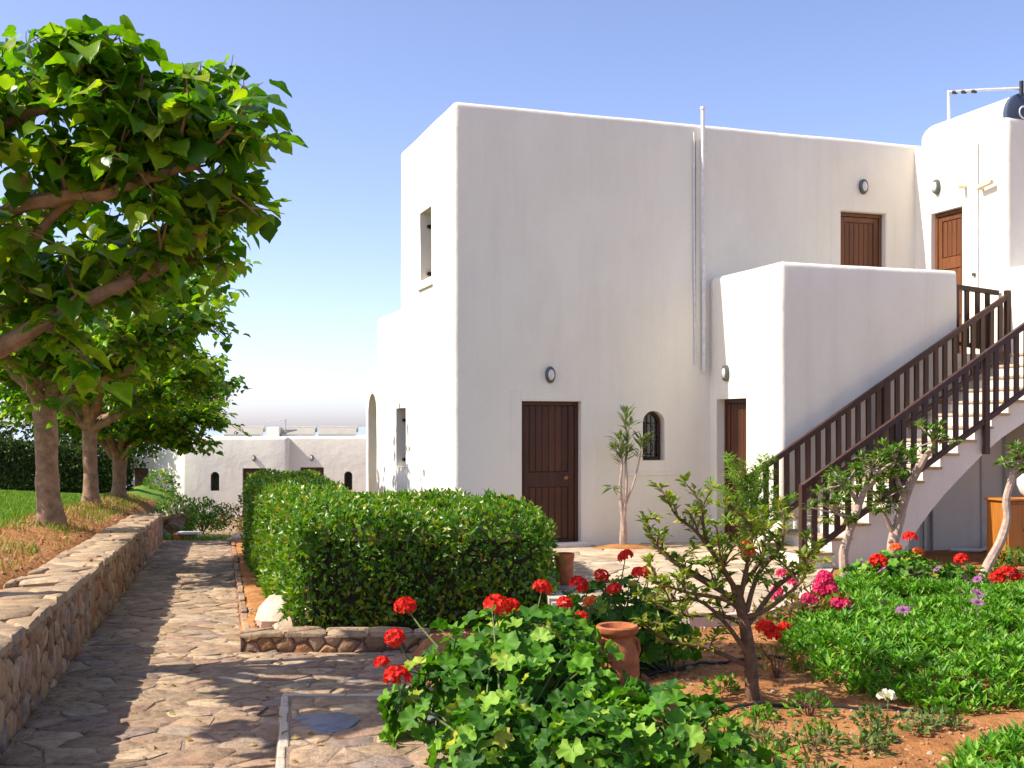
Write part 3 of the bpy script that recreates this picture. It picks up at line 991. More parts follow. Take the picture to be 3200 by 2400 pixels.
plank_door(house, (7.70, -0.386, FL + .01), -PI / 2, 0.698, 2.25, M['door_light'], 0.58, ((0.03, 0.30), (0.36, 0.62), (0.68, 0.95)), 4)
plank_door(house, (4.10, -0.212, 0.003), -PI / 2, 0.833, 2.083, M['door'], 0.74)

# arched window: frame, glass and iron scroll
def arch_window(parent, c0, c1, y, z0, z1, frame_mat=None):
    fm = frame_mat or M['door']
    r = (c1 - c0) / 2; m = (c0 + c1) / 2
    def ring(k):
        return [(c0 + k, z0 + k), (c1 - k, z0 + k)] + [(m + (r - k) * math.cos(a), z1 - r + (r - k) * math.sin(a)) for a in [PI * i / 12 for i in range(13)]]
    a, b = ring(0.004), ring(0.045); n = len(a)
    mb = MB()
    mb.add([(x, y - .02, z) for x, z in a] + [(x, y - .02, z) for x, z in b] + [(x, y + .04, z) for x, z in a] + [(x, y + .04, z) for x, z in b],
           [(i, (i + 1) % n, n + (i + 1) % n, n + i) for i in range(n)] + [(n + i, n + (i + 1) % n, 3 * n + (i + 1) % n, 3 * n + i) for i in range(n)])
    w = mb.obj('window', fm, parent)
    g = MB(); g.add([(x, y + .015, z) for x, z in b], [tuple(range(n))])
    g.obj('pane', M['glass'], w)
    gr = MB()
    for x in (m - r * .4, m, m + r * .4):
        gr.tube([(x, y - .05, z0 + .02), (x, y - .05, z1 - r * .35)], 0.008, 6)
    for zc in (z0 + .25 * (z1 - z0), z0 + .62 * (z1 - z0)):
        gr.tube([(m + r * .62 * math.cos(t), y - .058, zc + r * .62 * math.sin(t)) for t in [2 * PI * i / 14 for i in range(15)]], 0.007, 5, cap=False)
    gr.obj('iron_grille', M['black'], w, True)
    return w
arch_window(house, 2.855, 3.194, 0.15, 1.205, 1.914)

def side_window(parent, w0, w1, z0, z1, u):
    mb = MB()
    t = 0.06
    mb.box(u, u + .06, w0, w1, z0, z0 + t); mb.box(u, u + .06, w0, w1, z1 - t, z1); mb.box(u, u + .06, w0, w0 + t, z0 + t, z1 - t); mb.box(u, u + .06, w1 - t, w1, z0 + t, z1 - t)
    w = mb.obj('window', M['door'], parent)
    MB().box(u + .025, u + .035, w0 + t, w1 - t, z0 + t, z1 - t).obj('pane', M['glass'], w)
    for z in (z0 + .08, z1 - .22):
        h = MB(); h.box(u - .14, u - .02, w1 - .035, w1 - .004, z, z + .06); h.box(u - .17, u - .12, w1 - .06, w1 - .004, z + .01, z + .05)
        h.obj('shutter_hinge', M['black'], w)
side_window(house, 1.185, 1.835, 3.905, 4.925, 0.27)
side_window(house, 2.765, 3.455, 1.035, 1.985, 0.27)

# oval bulkhead lamps
def lamp(parent, loc, rot, name='wall_lamp'):
    b = MB(); b.lathe([(1.0, 0), (1.0, .35), (.9, .55), (.68, .6), (.66, .45), (.3, .45)], sides=20)
    o = b.obj(name, M['lamp_grey'], parent, True)
    o.matrix_local = Matrix.Translation(loc) @ Matrix.Rotation(rot, 4, 'Z') @ Matrix.Rotation(PI / 2, 4, 'X') @ Matrix.Diagonal((0.072, 0.118, 0.11, 1))
    g = MB(); g.lathe([(.66, .40), (.64, .58), (.5, .72), (.25, .80), (.02, .82)], sides=18)
    g.obj('lamp_glass', M['lamp_glass'], o, True)
    return o
lamp(house, (1.41, 0.004, 2.42), 0)
lamp(house, (6.615, 0.004, 5.42), 0)
lamp(house, (7.592, -0.534, 5.38), -PI / 2)
lamp(house, (3.948, -0.507, 2.46), -PI / 2)

# pipes and cables
MB().tube([(3.80, -0.05, 6.36), (3.80, -0.055, 5.0), (3.815, -0.05, 3.95), (3.82, -0.05, 2.5)], 0.030, 10).tube([(3.80, -.05, 6.36), (3.80, -.05, 6.40)], 0.04, 10).obj('drain_pipe', M['pipe_white'], house, True)
MB().tube([(3.67, -0.02, 6.02), (3.675, -0.02, 4.2), (3.69, -0.02, 2.6)], 0.014, 6).obj('cable_conduit', M['pipe_white'], house, True)
MB().tube([(3.70, -0.012, 5.9), (3.70, -0.012, 3.9), (3.70, -0.012, 2.75)], 0.006, 5).obj('cable', M['cable'], house, True)
MB().tube([(7.57, -1.42, 5.85), (7.57, -1.43, 4.5), (7.57, -1.42, 2.8)], 0.012, 6).obj('cable', M['pipe_white'], house, True)
MB().tube([(7.60, -1.52, 5.17), (7.50, -1.52, 5.17), (7.50, -1.80, 5.20)], 0.035, 8).obj('bracket', M['yellow'], house, True)
MB().tube([(7.60, -1.15, 5.27), (7.45, -1.15, 5.25)], 0.03, 8).obj('pipe_stub', M['yellow'], house, True)
MB().tube([(7.60, -1.35, 3.93), (7.55, -1.35, 3.93)], 0.028, 10).obj('door_bell', M['lamp_grey'], house, True)
MB().tube([(6.2, -1.95, -0.1), (6.19, -1.95, 1.1)], 0.012, 6).obj('drain_pipe', M['cable'], house, True)
MB().tube([(6.33, -1.96, -0.1), (6.32, -1.96, 1.28)], 0.02, 6).obj('drain_pipe', M['cable'], house, True)
MB().tube([(7.20, -1.95, -0.05), (7.19, -1.95, 1.45), (6.9, -1.95, 1.46)], 0.014, 6).obj('water_pipe', M['pipe_white'], house, True)
MB().tube([(6.35, -2.3, 0.02), (6.8, -2.35, 0.0), (7.5, -2.15, 0.06)], 0.025, 8).obj('water_pipe', M['pipe_white'], house, True)

# staircase
NST = 16; RIS = FL / NST; TRD = 0.266; U0 = 3.59
def build_stairs():
    prof = []
    for k in range(NST):
        u = U0 + TRD * k
        prof += [(u, RIS * k - (0.1 if k == 0 else 0)), (u, RIS * (k + 1) - 0.035)]
    prof += [(7.60, FL - 0.035), (7.60, 2.15), (7.2, 1.98), (6.78, 1.75), (6.40, 1.54), (6.09, 1.32), (5.80, 1.08), (5.52, 0.84), (5.30, 0.62), (5.12, 0.42), (4.96, 0.22), (4.83, 0.02), (4.763, -0.3), (U0, -0.3)]
    n = len(prof)
    V = [(u, -3.20, z) for u, z in prof] + [(u, -1.925, z) for u, z in prof]
    F = [tuple(range(n - 1, -1, -1)), tuple(range(n, 2 * n))] + [(i, (i + 1) % n, n + (i + 1) % n, n + i) for i in range(n)]
    me = mesh_from('staircase', V, F)
    bm = bmesh.new(); bm.from_mesh(me); bmesh.ops.recalc_face_normals(bm, faces=bm.faces[:]); bmesh.ops.triangulate(bm, faces=bm.faces[:]); bm.to_mesh(me); bm.free()
    st = link('staircase', me, M['plaster'], house)
    for k in range(NST):
        u = U0 + TRD * k
        u1 = 7.59 if k == NST - 1 else u + TRD + 0.012
        MB().box(u - 0.022, u1, -3.235, -1.93, RIS * (k + 1) - 0.036, RIS * (k + 1)).obj('step', M['terrace'], st, bevel=0.008)
build_stairs()

def railing(w, ua, ub, za, zb, drop, first, last, extra=()):
    rail = MB().bar((ua - .02, w, za), (ub, w, zb), 0.066, 0.070).obj('railing', M['rail'], house, bevel=0.006)
    MB().bar((ua, w, za - drop), (ub, w, zb - drop), 0.055, 0.065).obj('bottom_rail', M['rail'], rail, bevel=0.005)
    sl = (zb - za) / (ub - ua)
    n = int((ub - ua) / 0.155)
    for i in range(1, n):
        u = ua + i * (ub - ua) / n + R.uniform(-.006, .006)
        z = za + (u - ua) * sl
        l = R.uniform(-.006, .006)
        MB().bar((u + l, w, z - drop + .01), (u, w, z - .015), 0.066, 0.036, (0, 1, 0)).obj('baluster', M['rail'], rail)
    for u, z0, z1 in extra:
        MB().bar((u, w - .005, z0), (u, w - .005, z1), 0.075, 0.07, (0, 1, 0)).obj('post', M['rail'], rail, bevel=0.006)
    return rail
railing(-3.255, 3.42, 7.55, 0.96, 3.50, 0.84, 0, 0, extra=((3.41, -0.06, 1.0), (6.11, 1.34, 2.62), (4.75, 0.75, 1.78)))
railing(-2.03, 3.34, 7.60, 0.98, 3.56, 0.78, 0, 0, extra=((3.33, -0.03, 1.03), (7.56, 2.6, 3.62), (5.5, 1.35, 2.28)))
railing(-1.86, 6.83, 7.55, 3.66, 3.60, 0.80, 0, 0, extra=((6.81, FL, 3.69),))

# solar water tank and pipe frame on the roof
def build_tank():
    p = hw(7.92, -1.0, 6.10)
    root = empty('water_tank', p, TH)
    tag(root, 'white horizontal water tank with dark end cap on the right roof', 'tank')
    r = 0.30
    prof = [(0.02, -.93), (r * .8, -.93), (r, -.88), (r, .82), (r * .93, .90), (r * .7, .96), (0.02, .98)]
    b = MB(); b.lathe(prof, sides=28)
    o = b.obj('tank_body', M['tank'], root, True); o.rotation_euler = (-PI / 2, 0, 0); o.location = (0, 0, 0.06)
    c = MB(); c.lathe([(r * 1.03, -.04), (r * 1.03, .03), (r * .94, .05), (.02, .06)], sides=28)
    co = c.obj('end_cap', M['tank_cap'], root, True); co.rotation_euler = (PI / 2, 0, 0); co.location = (0, -.93, .06)
    e = MB(); e.tube([(0.09 * math.cos(t), 0.085 * math.sin(t), 0) for t in [0.6 + 5.0 * i / 18 for i in range(19)]], 0.013, 6)
    eo = e.obj('ring_emblem', M['tank'], co, True); eo.location = (-.02, .02, .062)
    for w in (-.6, .6):
        s = MB().box(-.3, .3, w - .03, w + .03, -.4, -.16); s.obj('tank_foot', M['pipe_grey'], root)
build_tank()
def build_roof_pipe():
    p = hw(7.72, -0.63, 6.05)
    root = empty('roof_pipe', p, TH)
    tag(root, 'thin bent white pipe standing above the right roof', 'pipe')
    MB().tube([(0, 0, 0), (0, 0, 0.80)], 0.024, 8).obj('upright', M['pipe_white'], root, True)
    MB().tube([(0, 0, 0.78), (0, -0.7, .62), (0, -1.5, 0.42)], 0.022, 8).obj('arm', M['pipe_grey'], root, True)
    MB().tube([(0, -1.5, 0.32), (0, -1.5, 0.52)], 0.028, 8).obj('end_fitting', M['black'], root, True)
    for y in (-.1, -.3, -.52):
        MB().tube([(0, y, .77 + y * .24), (0, y - .07, .77 + (y - .07) * .24)], 0.03, 8).obj('clamp', M['black'], root, True)
build_roof_pipe()

# wooden cupboard and white pot below the stairs
def build_cupboard():
    root = empty('wooden_cupboard', hw(6.01, -3.72, -0.06), TH)
    tag(root, 'low orange wooden cupboard in front of the recess below the stairs', 'cupboard')
    root.scale = (1.6, 1.2, 1.18)
    MB().box(0, 0.4, 0, 0.28, 0.02, 0.70).obj('carcass', M['orange_wood'], root, bevel=0.006)
    for i in range(2):
        d = MB().box(0.01 + i * .195, 0.197 + i * .195, -0.02, -0.002, 0.05, 0.67).obj('cupboard_door', M['orange_wood'], root, bevel=0.005)
        k = MB().tube([(0.165 if i == 0 else 0.235, -.02, .4), (0.165 if i == 0 else .235, -.045, .4)], .012, 8).obj('knob', M['black'], d, True)
    MB().box(-0.02, 0.42, -0.04, 0.29, 0.705, 0.73).obj('top_board', M['orange_wood'], root, bevel=0.005)
build_cupboard()
def build_white_pot():
    o = MB().lathe([(.09, 0), (.15, .06), (.19, .16), (.185, .25), (.14, .33), (.11, .35), (.13, .38), (.12, .39), (.09, .37)], sides=22).obj('white_pot', M['white_plastic'], None, True)
    o.location = hw(6.58, -3.55, 0.803)
    tag(o, 'round white glazed pot standing on the orange wooden cupboard', 'pot')
build_white_pot()

# ================================================================ the far house
def build_far_house():
    root = empty('far_white_house', (-12.8, 44.6, -2.0))
    tag(root, 'low single-storey white house with arched windows in the distance', 'house')
    def L(me, cut, nm='wall'):
        return carve(nm, me, cut, M['plaster'], root)
    L(block_mesh(0, 4.1, 0, 7, -0.5, 3.27, 0.12, 0.8, 0.015, 41), [arch_mesh(1.10, 1.44, -.3, .2, 1.18, 1.92), box_mesh(2.34, 3.25, -.3, .22, -.2, 2.06)])
    L(block_mesh(4.0, 8.6, 0.45, 7.2, -0.5, 3.29, 0.12, 0.8, 0.015, 43), [arch_mesh(6.22, 6.54, -.3, .65, 1.18, 1.92), box_mesh(4.50, 5.42, -.3, .67, -.2, 2.08)])
    # lower wing with a sloping top, turned towards the sun
    wing = empty('wing', (0, 0, 0)); wing.parent = root
    mb = MB()
    p0 = Vector((0.15, 0.25, 0)); p1 = Vector((-2.9, 2.5, 0)); d = (p1 - p0).normalized(); nrm = Vector((-d.y, d.x, 0)) * -1
    q0 = p0 + nrm * .3; q1 = p1 + nrm * .3
    z0, z1 = 2.95, 2.35
    mb.add([(p0.x, p0.y, -.5), (p1.x, p1.y, -.5), (p1.x, p1.y, z1), (p0.x, p0.y, z0), (q0.x, q0.y, -.5), (q1.x, q1.y, -.5), (q1.x, q1.y, z1), (q0.x, q0.y, z0)],
           [(0, 1, 2, 3), (7, 6, 5, 4), (3, 2, 6, 7), (1, 5, 6, 2), (0, 3, 7, 4)])
    bpy.data.objects.remove(wing)
    mb.obj('wing_wall', M['plaster'], root, bevel=0.06)
    c = p0 + d * 3.35
    dr = MB().box(0, .85, -.03, .05, 0, 2.0).obj('door', M['door'], root); dr.location = c; dr.rotation_euler = (0, 0, math.atan2(-d.y, -d.x))
    for x, y in ((2.34, .12), (4.50, .57)):
        dd = MB().box(x + .01, x + .90, y, y + .06, -.15, 2.05).obj('door', M['door'], root)
        for i in range(5):
            MB().box(x + .06 + i * .16, x + .2 + i * .16, y - .02, y, 0, 1.98).obj('plank', M['door'], dd)
    arch_window(root, 1.104, 1.436, 0.10, 1.185, 1.915)
    arch_window(root, 6.224, 6.536, 0.55, 1.185, 1.915)
    lamp(root, (2.78, 0.0, 2.45), 0); lamp(root, (4.95, 0.45, 2.45), 0)
build_far_house()
def collector(x, w, label):
    root = empty('solar_collector', (x, 47.0, 1.0))
    tag(root, label, 'solar collector', 'solar collectors on the far roof')
    MB().add([(0, 0, 0.2), (w, 0, .2), (w, .35, .62), (0, .35, .62), (0, .1, .16), (w, .1, .16), (w, .45, .58), (0, .45, .58)], [(0, 1, 2, 3), (7, 6, 5, 4), (0, 4, 5, 1), (3, 2, 6, 7), (0, 3, 7, 4), (1, 5, 6, 2)]).obj('collector_panel', M['panel'], root)
    t = MB(); t.tube([(-.03, .55, .58), (w + .03, .55, .58)], .13, 14); t.obj('tank', M['panel'], root, True)
    MB().box(0.03, w - .03, -0.02, 0.0, 0.2, 0.36).obj('front_strip', M['panel_grey'], root)
    for u in (.05, w - .1):
        MB().box(u, u + .05, .3, .35, -.2, .5).obj('leg', M['pipe_grey'], root)
collector(-11.80, 1.55, 'leftmost pale solar collector on the far white roof')
collector(-9.45, 1.35, 'middle pale solar collector on the far white roof')
collector(-7.95, 1.55, 'rightmost pale solar collector on the far white roof')
def far_roof_bits():
    o = MB().box(-9.98, -9.5, 46.9, 47.5, 1.0, 1.66).obj('chimney_block', M['plaster'], None, bevel=.03)
    tag(o, 'small white block between the solar collectors on the far roof', 'chimney')
    r = empty('aerial_frame', (-9.3, 47.2, 1.1)); tag(r, 'thin bent grey aerial pipe above the far white roof', 'aerial')
    MB().tube([(0, 0, 0), (0, 0, .88)], .03, 6).obj('upright', M['pipe_grey'], r, True)
    MB().tube([(0, 0, .86), (-.8, 0, .76)], .022, 6).obj('arm', M['pipe_grey'], r, True)
far_roof_bits()

# ================================================================ trees
TP_HEART = [tpl_heart(i, i % 3 == 2) for i in range(1, 10)]
TP_HEART_LO = [(np.array([(0, 0, 0), (.42, .15, .1), (.36, .6, .06), (0, 1, -.2), (-.36, .6, .06), (-.42, .15, .1), (0, .45, -.02)]), np.array([(0, 1, 6), (1, 2, 6), (2, 3, 6), (3, 4, 6), (4, 5, 6), (5, 0, 6)]))]
TP_SIMPLE = [tpl_simple(0.24), tpl_simple(0.30, 0.06, 0.2), tpl_simple(0.2, 0.14, 0.05)]
HEART_ME = [tri_mesh('leaf', v, t, True) for v, t in TP_HEART]
CAMP = np.array([0, 0, 1.7])

def grow_tree(label, base, fork, tr, limbs, seed, leaf=0.19, shoots=13, per=9, parts=0, zmax=5.2, lo=False, shoot_len=(0.45, 1.0), tpl=None, group='mulberry trees behind the stone wall', up=1.0):
    rg = random.Random(seed)
    base = Vector(base); fork = Vector(fork)
    root = empty('mulberry_tree', base)
    tag(root, label, 'tree', group)
    # trunk with a flared foot and slight bends
    n = 9
    pts = []; rad = []
    for i in range(n + 1):
        t = i / n
        p = base.lerp(fork, t) + Vector((noise.noise(Vector((t * 2, seed, 0))), noise.noise(Vector((t * 2, 0, seed))), 0)) * 0.06 * (1 - abs(2 * t - 1))
        pts.append(p - base); rad.append(tr * (1.0 + 0.55 * math.exp(-t * 9) + 0.12 * t * t))
    pts.insert(0, pts[0] - Vector((0, 0, .15))); rad.insert(0, tr * 1.7)
    MB().tube(pts, rad, 14, 0.16, seed=seed).obj('trunk', M['bark'], root, True)
    P, A, N = [], [], []
    tw = MB()
    for li, (lp, r0, r1) in enumerate(limbs):
        sp = spline([fork - Vector((0, 0, .15))] + [Vector(p) for p in lp], 6)
        m = len(sp)
        for i in range(1, m): sp[i] += Vector((rg.uniform(-1, 1), rg.uniform(-1, 1), rg.uniform(-1, 1))) * 0.025
        rr = [r0 + (r1 - r0) * (i / (m - 1)) ** 0.8 for i in range(m)]
        MB().tube([p - base for p in sp], rr, 9, 0.25, seed=seed + li).obj('limb', M['bark'], root, True)
        for s in range(shoots):
            t = 1 - (rg.random() ** 1.25) * 0.72
            i = min(m - 2, int(t * (m - 1)))
            p0 = sp[i].copy()
            out = (sp[i] - fork); out.z = 0
            out = out.normalized() if out.length > .01 else Vector((1, 0, 0))
            L = rg.uniform(*shoot_len)
            d = (out * rg.uniform(-.1, .8) + Vector((0, 0, rg.uniform(0.1, 1.2) * up)) + Vector((rg.uniform(-1, 1), rg.uniform(-1, 1), rg.uniform(-.5, .3))) * 0.75).normalized()
            def shoot(p0, d, L, r):
                pts = [p0]
                k = 5
                dd = d.copy()
                for j in range(k):
                    dd = (dd + Vector((rg.uniform(-.25, .25), rg.uniform(-.25, .25), 0.10 if dd.z > 0 else -0.02))).normalized()
                    q = pts[-1] + dd * (L / k)
                    zm = (zmax(q.x) if callable(zmax) else zmax) + .32 * noise.noise(Vector((q.x * 1.9, q.y * 1.9, seed)))
                    if q.z > zm: q.z = zm - rg.uniform(0, .1)
                    pts.append(q)
                tw.tube([p - base for p in pts], [r * (1 - .7 * j / k) for j in range(k + 1)], 5, cap=False)
                nl = max(4, int(per * L / 0.7))
                for j in range(nl):
                    t2 = 0.2 + 0.8 * (j + rg.random()) / nl
                    x = min(k - 1, int(t2 * k)); f = t2 * k - x
                    q = pts[x].lerp(pts[x + 1], min(1, f))
                    an = rg.uniform(0, 2 * PI)
                    h = Vector((math.cos(an), math.sin(an), rg.uniform(-.5, .35)))
                    P.append(q + h * rg.uniform(.03, .12)); A.append(h + Vector((0, 0, rg.uniform(-.7, .1))) + out * .3)
                    N.append(Vector((0, 0, 1)) + h * .35 + Vector((rg.uniform(-1, 1), rg.uniform(-1, 1), rg.uniform(-.4, .4))) * .6)
                return pts
            ps = shoot(p0, d, L, 0.014 + 0.006 * rg.random())
            for _ in range(2):
                j = rg.randint(1, 4)
                d2 = (d + Vector((rg.uniform(-1, 1), rg.uniform(-1, 1), rg.uniform(-.7, .7)))).normalized()
                shoot(ps[j], d2, L * rg.uniform(.4, .75), 0.009)
    tw.obj('twigs', M['bark'], root, True)['kind'] = 'stuff'
    P = np.array([tuple(p) for p in P]); A = np.array([tuple(p) for p in A]); N = np.array([tuple(p) for p in N])
    S = np.random.default_rng(seed).triangular(0.4, 0.75, 1.2, len(P)) * leaf
    if parts:
        d = np.linalg.norm(P - CAMP, axis=1)
        vis = (np.abs(P[:, 0] / P[:, 1]) < 0.45)
        order = np.argsort(np.where(vis, d / S, 1e9))
        pick = order[:parts]
        mask = np.ones(len(P), bool); mask[pick] = False
        leaf_objects('leaf', HEART_ME, P[pick], A[pick], N[pick], S[pick], M['leaf_tree'], root)
        P, A, N, S = P[mask], A[mask], N[mask], S[mask]
    V, T = place_many(TP_HEART_LO if lo else TP_HEART, P, A, N, S)
    o = link('crown', tri_mesh('crown', V - np.array(base), T, True), M['leaf_tree'], root)
    o['kind'] = 'stuff'
    return root

def ring_limbs(fork, n, Rr, z0, z1, seed, r0=0.11, skip=()):
    rg = random.Random(seed)
    out = []
    for i in range(n):
        an = 2 * PI * (i + rg.uniform(-.25, .25)) / n
        if any(a0 < (an % (2 * PI)) < a1 for a0, a1 in skip): continue
        L = Rr * rg.uniform(.75, 1.05)
        e = rg.uniform(z0, z1)
        pts = []
        for t in (.25, .5, .78, 1.0):
            a2 = an + rg.uniform(-.18, .18)
            pts.append((fork[0] + math.cos(a2) * L * t, fork[1] + math.sin(a2) * L * t, fork[2] + (e - fork[2]) * (t ** .75) + rg.uniform(-.08, .1)))
        out.append((pts, r0 * rg.uniform(.8, 1.1), 0.03))
    return out

def lz(x, y): return lawn_z(x, y)
# nearest tree: trunk just outside the frame, limbs reaching in from the left
f0 = (-5.15, 9.1, 2.15)
L0 = [
    ([(-4.0, 8.9, 2.30), (-3.3, 8.8, 2.66), (-2.70, 8.8, 2.90), (-2.40, 8.8, 3.20), (-2.15, 8.8, 3.45)], 0.10, 0.028),
    ([(-4.3, 8.6, 2.95), (-3.6, 8.4, 3.30), (-2.9, 8.3, 3.40), (-2.35, 8.2, 3.55), (-2.02, 8.1, 3.68)], 0.09, 0.025),
    ([(-4.4, 9.6, 3.0), (-3.9, 9.8, 3.55), (-3.4, 9.9, 3.8)], 0.085, 0.03),
    ([(-4.6, 8.2, 3.0), (-4.1, 7.8, 3.5), (-3.6, 7.6, 3.75)], 0.08, 0.03),
    ([(-4.3, 9.6, 2.6), (-3.4, 9.9, 3.0), (-2.75, 10.0, 3.2)], 0.085, 0.028),
    ([(-4.9, 9.0, 3.1), (-4.3, 8.8, 3.8), (-3.9, 8.7, 4.15)], 0.09, 0.03),
    ([(-4.3, 9.2, 2.5), (-3.6, 9.4, 2.75), (-3.1, 9.5, 2.8)], 0.06, 0.025),
    ([(-4.7, 8.7, 3.2), (-4.2, 8.4, 3.7), (-3.4, 8.3, 4.0), (-3.0, 8.2, 4.1)], 0.07, 0.025),
    ([(-3.4, 8.6, 3.3), (-2.8, 8.5, 3.75), (-2.45, 8.5, 4.0)], 0.05, 0.022),
    ([(-5.1, 8.2, 2.8), (-4.9, 7.2, 3.1), (-4.7, 6.4, 3.2)], 0.08, 0.03),  # limb out of view, added to cast dappled shade on the near paving
]
grow_tree('nearest broad-leaved mulberry tree leaning in from the left edge', (-5.25, 9.2, lz(-5.25, 9.2)), f0, 0.16, L0, 101, leaf=0.21, shoots=24, per=11, parts=300, zmax=lambda x: 4.95 - 0.45 * smoothstep(-3.6, -3.1, x), shoot_len=(0.3, 0.70))

f1 = (-7.3, 17.9, 2.15)
L1 = ring_limbs(f1, 7, 2.5, 3.2, 4.0, 5, 0.12) + [([(-6.4, 17.6, 2.35), (-5.4, 17.3, 2.75), (-4.9, 17.2, 3.1)], .11, .03), ([(-6.5, 17.2, 2.75), (-5.6, 16.6, 2.8), (-4.8, 16.3, 2.85)], .1, .03), ([(-7.3, 17.8, 3.1), (-7.1, 17.6, 4.2)], .11, .04)]
grow_tree('mulberry tree with thick straight trunk nearest behind the wall', (-7.18, 17.9, lz(-7.18, 17.9)), f1, 0.165, L1, 202, leaf=0.20, shoots=30, per=11, zmax=4.9, lo=True, up=.5)
f2 = (-9.45, 25.7, 1.75)
L2 = ring_limbs(f2, 8, 2.5, 2.7, 3.7, 8, 0.12) + [([(-8.6, 25.4, 2.0), (-7.7, 25.2, 2.4), (-7.0, 25.0, 2.7)], .11, .03)]
grow_tree('slim mulberry tree, second trunk along the wall', (-9.38, 25.6, lz(-9.38, 25.6)), f2, 0.15, L2, 303, leaf=0.20, shoots=34, per=11, zmax=4.7, lo=True, up=.4)
f3 = (-10.45, 30.6, 0.95)
L3 = ring_limbs(f3, 8, 2.6, 1.9, 3.2, 12, 0.13) + [([(-10.2, 30.4, 1.6), (-10.0, 30.3, 2.5), (-9.7, 30.2, 3.2)], .12, .04), ([(-9.6, 30.2, 1.5), (-8.7, 30.0, 1.75), (-8.0, 29.9, 1.85)], .1, .03), ([(-9.7, 29.9, 1.3), (-9.0, 29.7, 1.25), (-8.5, 29.6, 1.05)], .08, .03)]
grow_tree('farthest mulberry tree whose trunk forks low at the wall end', (-10.5, 30.7, lz(-10.5, 30.7)), f3, 0.17, L3, 404, leaf=0.21, shoots=34, per=11, zmax=4.3, lo=True, up=.4)

# ================================================================ hedges
def poly_area_pts(poly, n, rgn):
    xs = [p[0] for p in poly]; ys = [p[1] for p in poly]
    out = []
    P = np.array(poly)
    while len(out) < n:
        m = 4000
        X = rgn.uniform(min(xs), max(xs), m); Y = rgn.uniform(min(ys), max(ys), m)
        ins = np.zeros(m, bool)
        j = len(P) - 1
        for i in range(len(P)):
            c = ((P[i, 1] > Y) != (P[j, 1] > Y)) & (X < (P[j, 0] - P[i, 0]) * (Y - P[i, 1]) / (P[j, 1] - P[i, 1] + 1e-12) + P[i, 0])
            ins ^= c
            j = i
        out += list(zip(X[ins], Y[ins]))
    return np.array(out[:n])

